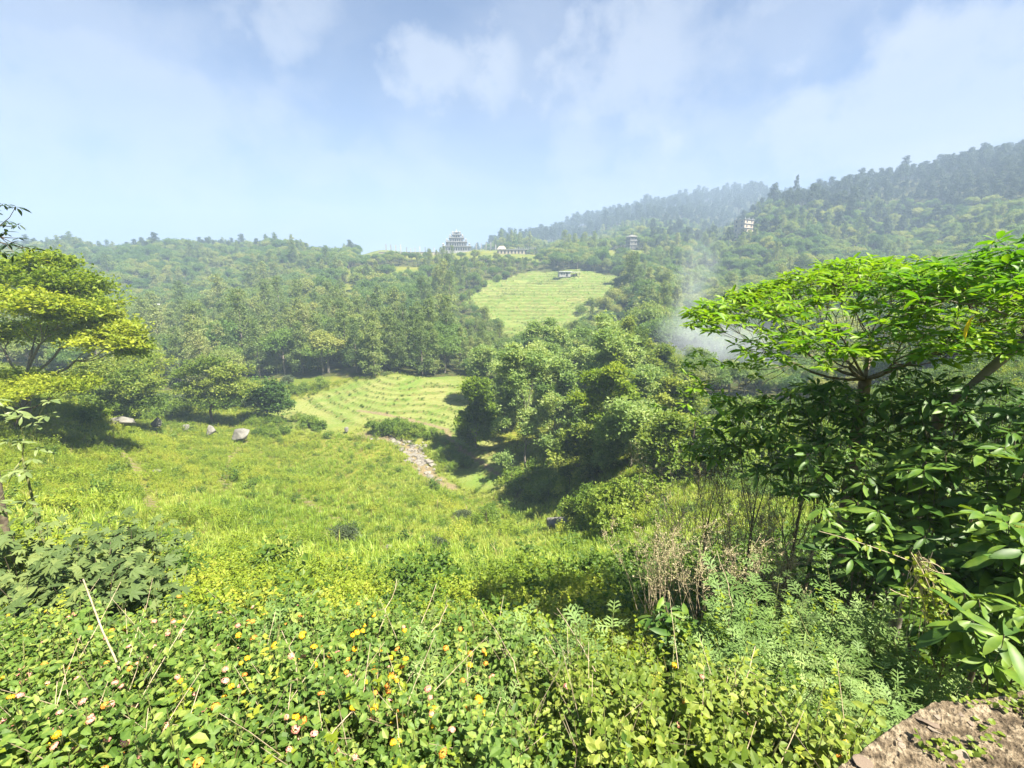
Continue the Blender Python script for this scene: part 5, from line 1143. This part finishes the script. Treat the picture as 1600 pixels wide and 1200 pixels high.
def house(px, py, w_, d_, nst, sh, rz, mats, label, name, dmin=200, roofcols=True, cat='house', win=True):
    g = hit(px, py, dmin); e = empty(name, (g[0], g[1], hz(g[0], g[1])), rz); tag(e, label, cat); wall, side, slab = mats
    b_ = lit_part('base', lambda m_: m_.box((0, 0, -2.0), (w_*.9, d_*.9, 5.0)), side, e)
    for k in range(nst):
        z0 = .5+k*sh
        st = lit_part('storey', lambda m_: m_.box((0, 0, z0+sh/2), (w_, d_, sh-.02)), wall, e); lit_part('slab', lambda m_: m_.box((0, 0, z0+sh-.1), (w_+1.0, d_+1.0, .28)), slab, st)
        if not win: continue
        n = max(2, int(w_/4))
        for q in range(n):
            wd = lit_part('window', lambda m_: [m_.box(((q+.5)/n*w_-w_/2+a, -d_/2-.05, z0+sh*.48+c), s_) for a, c, s_ in ((-.72, 0, (.16, .14, 1.76)), (.72, 0, (.16, .14, 1.76)), (0, .8, (1.28, .14, .16)), (0, -.8, (1.28, .14, .16)))], slab, st)
            lit_part('pane', lambda m_: m_.box(((q+.5)/n*w_-w_/2, -d_/2-.01, z0+sh*.48), (1.28, .06, 1.44)), 'dark_opening', wd)
        n = max(2, int(d_/3.2))
        for q in range(n):
            for sg in (-1, 1):
                wd = lit_part('window', lambda m_: m_.box((sg*(w_/2+.03), (q+.5)/n*d_-d_/2, z0+sh*.48), (.10, 1.3, 1.5)), 'dark_opening', st)
    if roofcols:
        for a in (-.42, 0, .42):
            for c in (-.42, .42): lit_part('roof_column', lambda m_: m_.box((a*w_, c*d_, .5+nst*sh+.75), (.4, .4, 1.5)), slab, e)
    return e
house(1160, 371, 11.5, 9, 4, 3.1, .55, ('plaster_cream', 'brick_brown', 'plaster_white'), 'tall pale cream house of four storeys on the wooded hillside', 'tall_house')
P = house(986, 390, 6.0, 6.0, 3, 3.0, .3, ('rock', 'rock', 'plaster_white'), 'narrow grey tower house with overhanging floors right of the temple ridge', 'tower_house', roofcols=False)
lit_part('roof', lambda m_: m_.box((0, 0, 10.3), (7.6, 7.6, 1.6), taper=.2), 'rock', P)
g = hit(888, 432, 150); e = empty('field_shed', (g[0], g[1], hz(g[0], g[1])), .12); tag(e, 'low white field shed with tin roof at the top of the high fields', 'shed')
lit_part('wall', lambda m_: (m_.box((-2.5, 0, 1.2), (6.5, 4.5, 2.9))), 'plaster_white', e); lit_part('roof', lambda m_: (m_.box((-2.5, 0, 2.85), (7.6, 5.6, .25)), m_.box((3.9, .2, 2.5), (5.2, 4.6, .2))), 'tin_roof', e)
for k in range(3): lit_part('post', lambda m_: m_.box((1.6+k*2.2, -1.9, 1.1), (.22, .22, 2.7)), 'timber', e)
lit_part('door', lambda m_: m_.box((-1.4, -2.27, 1.1), (1.1, .1, 2.0)), 'dark_opening', e)
for k in (-4.4, -3.0): lit_part('window', lambda m_: m_.box((k, -2.27, 1.5), (.9, .1, .9)), 'dark_opening', e)
g = hit(800, 396, 200); e = empty('long_pilgrim_hall', (g[0], g[1], hz(g[0], g[1])), -.05); tag(e, 'long low cream building right of the stepped temple', 'building')
lit_part('wall', lambda m_: m_.box((0, 0, .6), (21, 6, 4.0)), 'plaster_cream', e); lit_part('roof', lambda m_: m_.box((0, 0, 3.0), (26, 7, .4)), 'plaster_white', e); lit_part('gable', lambda m_: m_.box((-8, 0, 4.4), (7, 6, 2.4), taper=.5), 'plaster_cream', e)
for k in range(9): lit_part('opening', lambda m_: m_.box((-10.8+k*2.7, -3.02, .9), (1.2, .1, 2.2)), 'dark_opening', e)
for k in range(12): lit_part('baluster', lambda m_: m_.box((3+k*1.4, -3.2, 3.8), (.35, .35, 1.4)), 'plaster_white', e)
ga, gb = at(592, 395, 392), at(686, 394, 392); L_ = np.linalg.norm((gb-ga)[:2]); an = math.atan2(gb[1]-ga[1], gb[0]-ga[0]); mid = (ga+gb)/2; e = empty('terrace_wall', (mid[0], mid[1], hz(mid[0], mid[1])), an); tag(e, 'long cream terrace wall left of the stepped temple', 'wall')
lit_part('wall', lambda m_: m_.box((0, 0, .3), (L_, .8, 4.0)), 'plaster_cream', e); lit_part('coping', lambda m_: m_.box((0, 0, 2.42), (L_+.6, 1.3, .3)), 'plaster_white', e)
pole = MB(); pole.tube(np.array([[0, 0, -1], [0, 0, 7.0]]), [.16, .12], 6); PM = pole.mesh('pole', ['plaster_white'], True)
fl = MB(); fl.box((.42, 0, 4.4), (.62, .05, 4.6)); FM = fl.mesh('flag', ['plaster_white'])
for k, px in enumerate(list(np.linspace(604, 686, 12))+list(np.linspace(744, 774, 5))):
    g = at(px, 393.5, 390); e = empty('flag_pole', (g[0], g[1]+rng.uniform(-3, 3), hz(g[0], g[1])), rng.uniform(-.6, .6), rng.uniform(.8, 1.2)); tag(e, 'white pole with a tall narrow flag beside the stepped temple', 'flag pole', 'flag poles on the temple ridge')
    for nm, me in (('pole', PM), ('flag', FM)): o = bpy.data.objects.new(nm, me); link(o); o.parent = e
g = hit(243, 494, 150); e = empty('far_hut', (g[0], g[1], hz(g[0], g[1])+3), .5); tag(e, 'tiny white-roofed hut in the wood on the left hillside', 'hut'); lit_part('wall', lambda m_: m_.box((0, 0, -1), (4.5, 3.2, 7)), 'plaster_cream', e); lit_part('roof', lambda m_: m_.box((0, 0, 2.75), (5.4, 4.2, .5), taper=.8), 'tin_roof', e)
g = hit(1240, 324, 250); e = empty('lone_pine', (g[0], g[1], hz(g[0], g[1])), .3); tag(e, 'lone pine with long bare stem above the ridge', 'tree')
for part in ('trunk', 'crown'): o = bpy.data.objects.new(part, PROTO['pine1'][part]); link(o); o.parent = e
e.scale = (.8, .8, 1.75)

# ---------------------------------------------------------------- smoke drifting up from the valley
def smoke(name, c, r3, dens, label, sc_=.16, lean=0.0):
    bm = bmesh.new(); bmesh.ops.create_icosphere(bm, subdivisions=3, radius=1.0); me = bpy.data.meshes.new('smoke'); bm.to_mesh(me); bm.free()
    o = bpy.data.objects.new(name, me); link(o); o.location = c.tolist(); o.scale = r3; o.rotation_euler = (0, lean, 0); tag(o, label, None, None, 'stuff')
    m, n, l, out = new_mat('smoke_air_'+str(len(label))); tcn = N(n, 'ShaderNodeTexCoord'); geo = N(n, 'ShaderNodeNewGeometry')
    nz_ = N(n, 'ShaderNodeTexNoise'); l.new(geo.outputs['Position'], nz_.inputs['Vector']); nz_.inputs['Scale'].default_value = sc_; nz_.inputs['Detail'].default_value = 3
    ln_ = vmath(n, l, 'LENGTH', tcn.outputs['Object']).outputs['Value']
    fall = maprange(n, l, math_node(n, l, 'ADD', ln_, math_node(n, l, 'MULTIPLY', math_node(n, l, 'SUBTRACT', nz_.outputs['Fac'], .5), 1.5)), 1.0, 0.15, 0, dens)
    fall = math_node(n, l, 'MULTIPLY', fall, maprange(n, l, ln_, 1.0, .8))
    pv = N(n, 'ShaderNodeVolumePrincipled'); pv.inputs['Color'].default_value = (.86, .92, 1, 1); l.new(fall, pv.inputs['Density']); l.new(pv.outputs[0], out.inputs['Volume']); me.materials.append(m)
smoke('smoke', at(1118, 540, 98), (18, 10, 9), .042, 'pale smoke lying in the valley behind the large-leaved tree')
smoke('smoke', at(1082, 462, 104), (6, 6, 19), .028, 'thin smoke column rising past the wooded hillside', .22, .12)
# ---------------------------------------------------------------- haze: one closed box of pale air round everything
hb = MB().box((0, 0, 109), (3010, 3010, 226)).build('haze', [], None); tag(hb, 'thin pale blue haze filling the valley air', None, None, 'stuff')
m, n, l, out = new_mat('haze_air'); pv = N(n, 'ShaderNodeVolumePrincipled')
pv.inputs['Color'].default_value = (0.39, 0.51, 0.70, 1); pv.inputs['Density'].default_value = 0.0009; pv.inputs['Anisotropy'].default_value = 0.0
l.new(pv.outputs[0], out.inputs['Volume']); hb.data.materials.append(m)
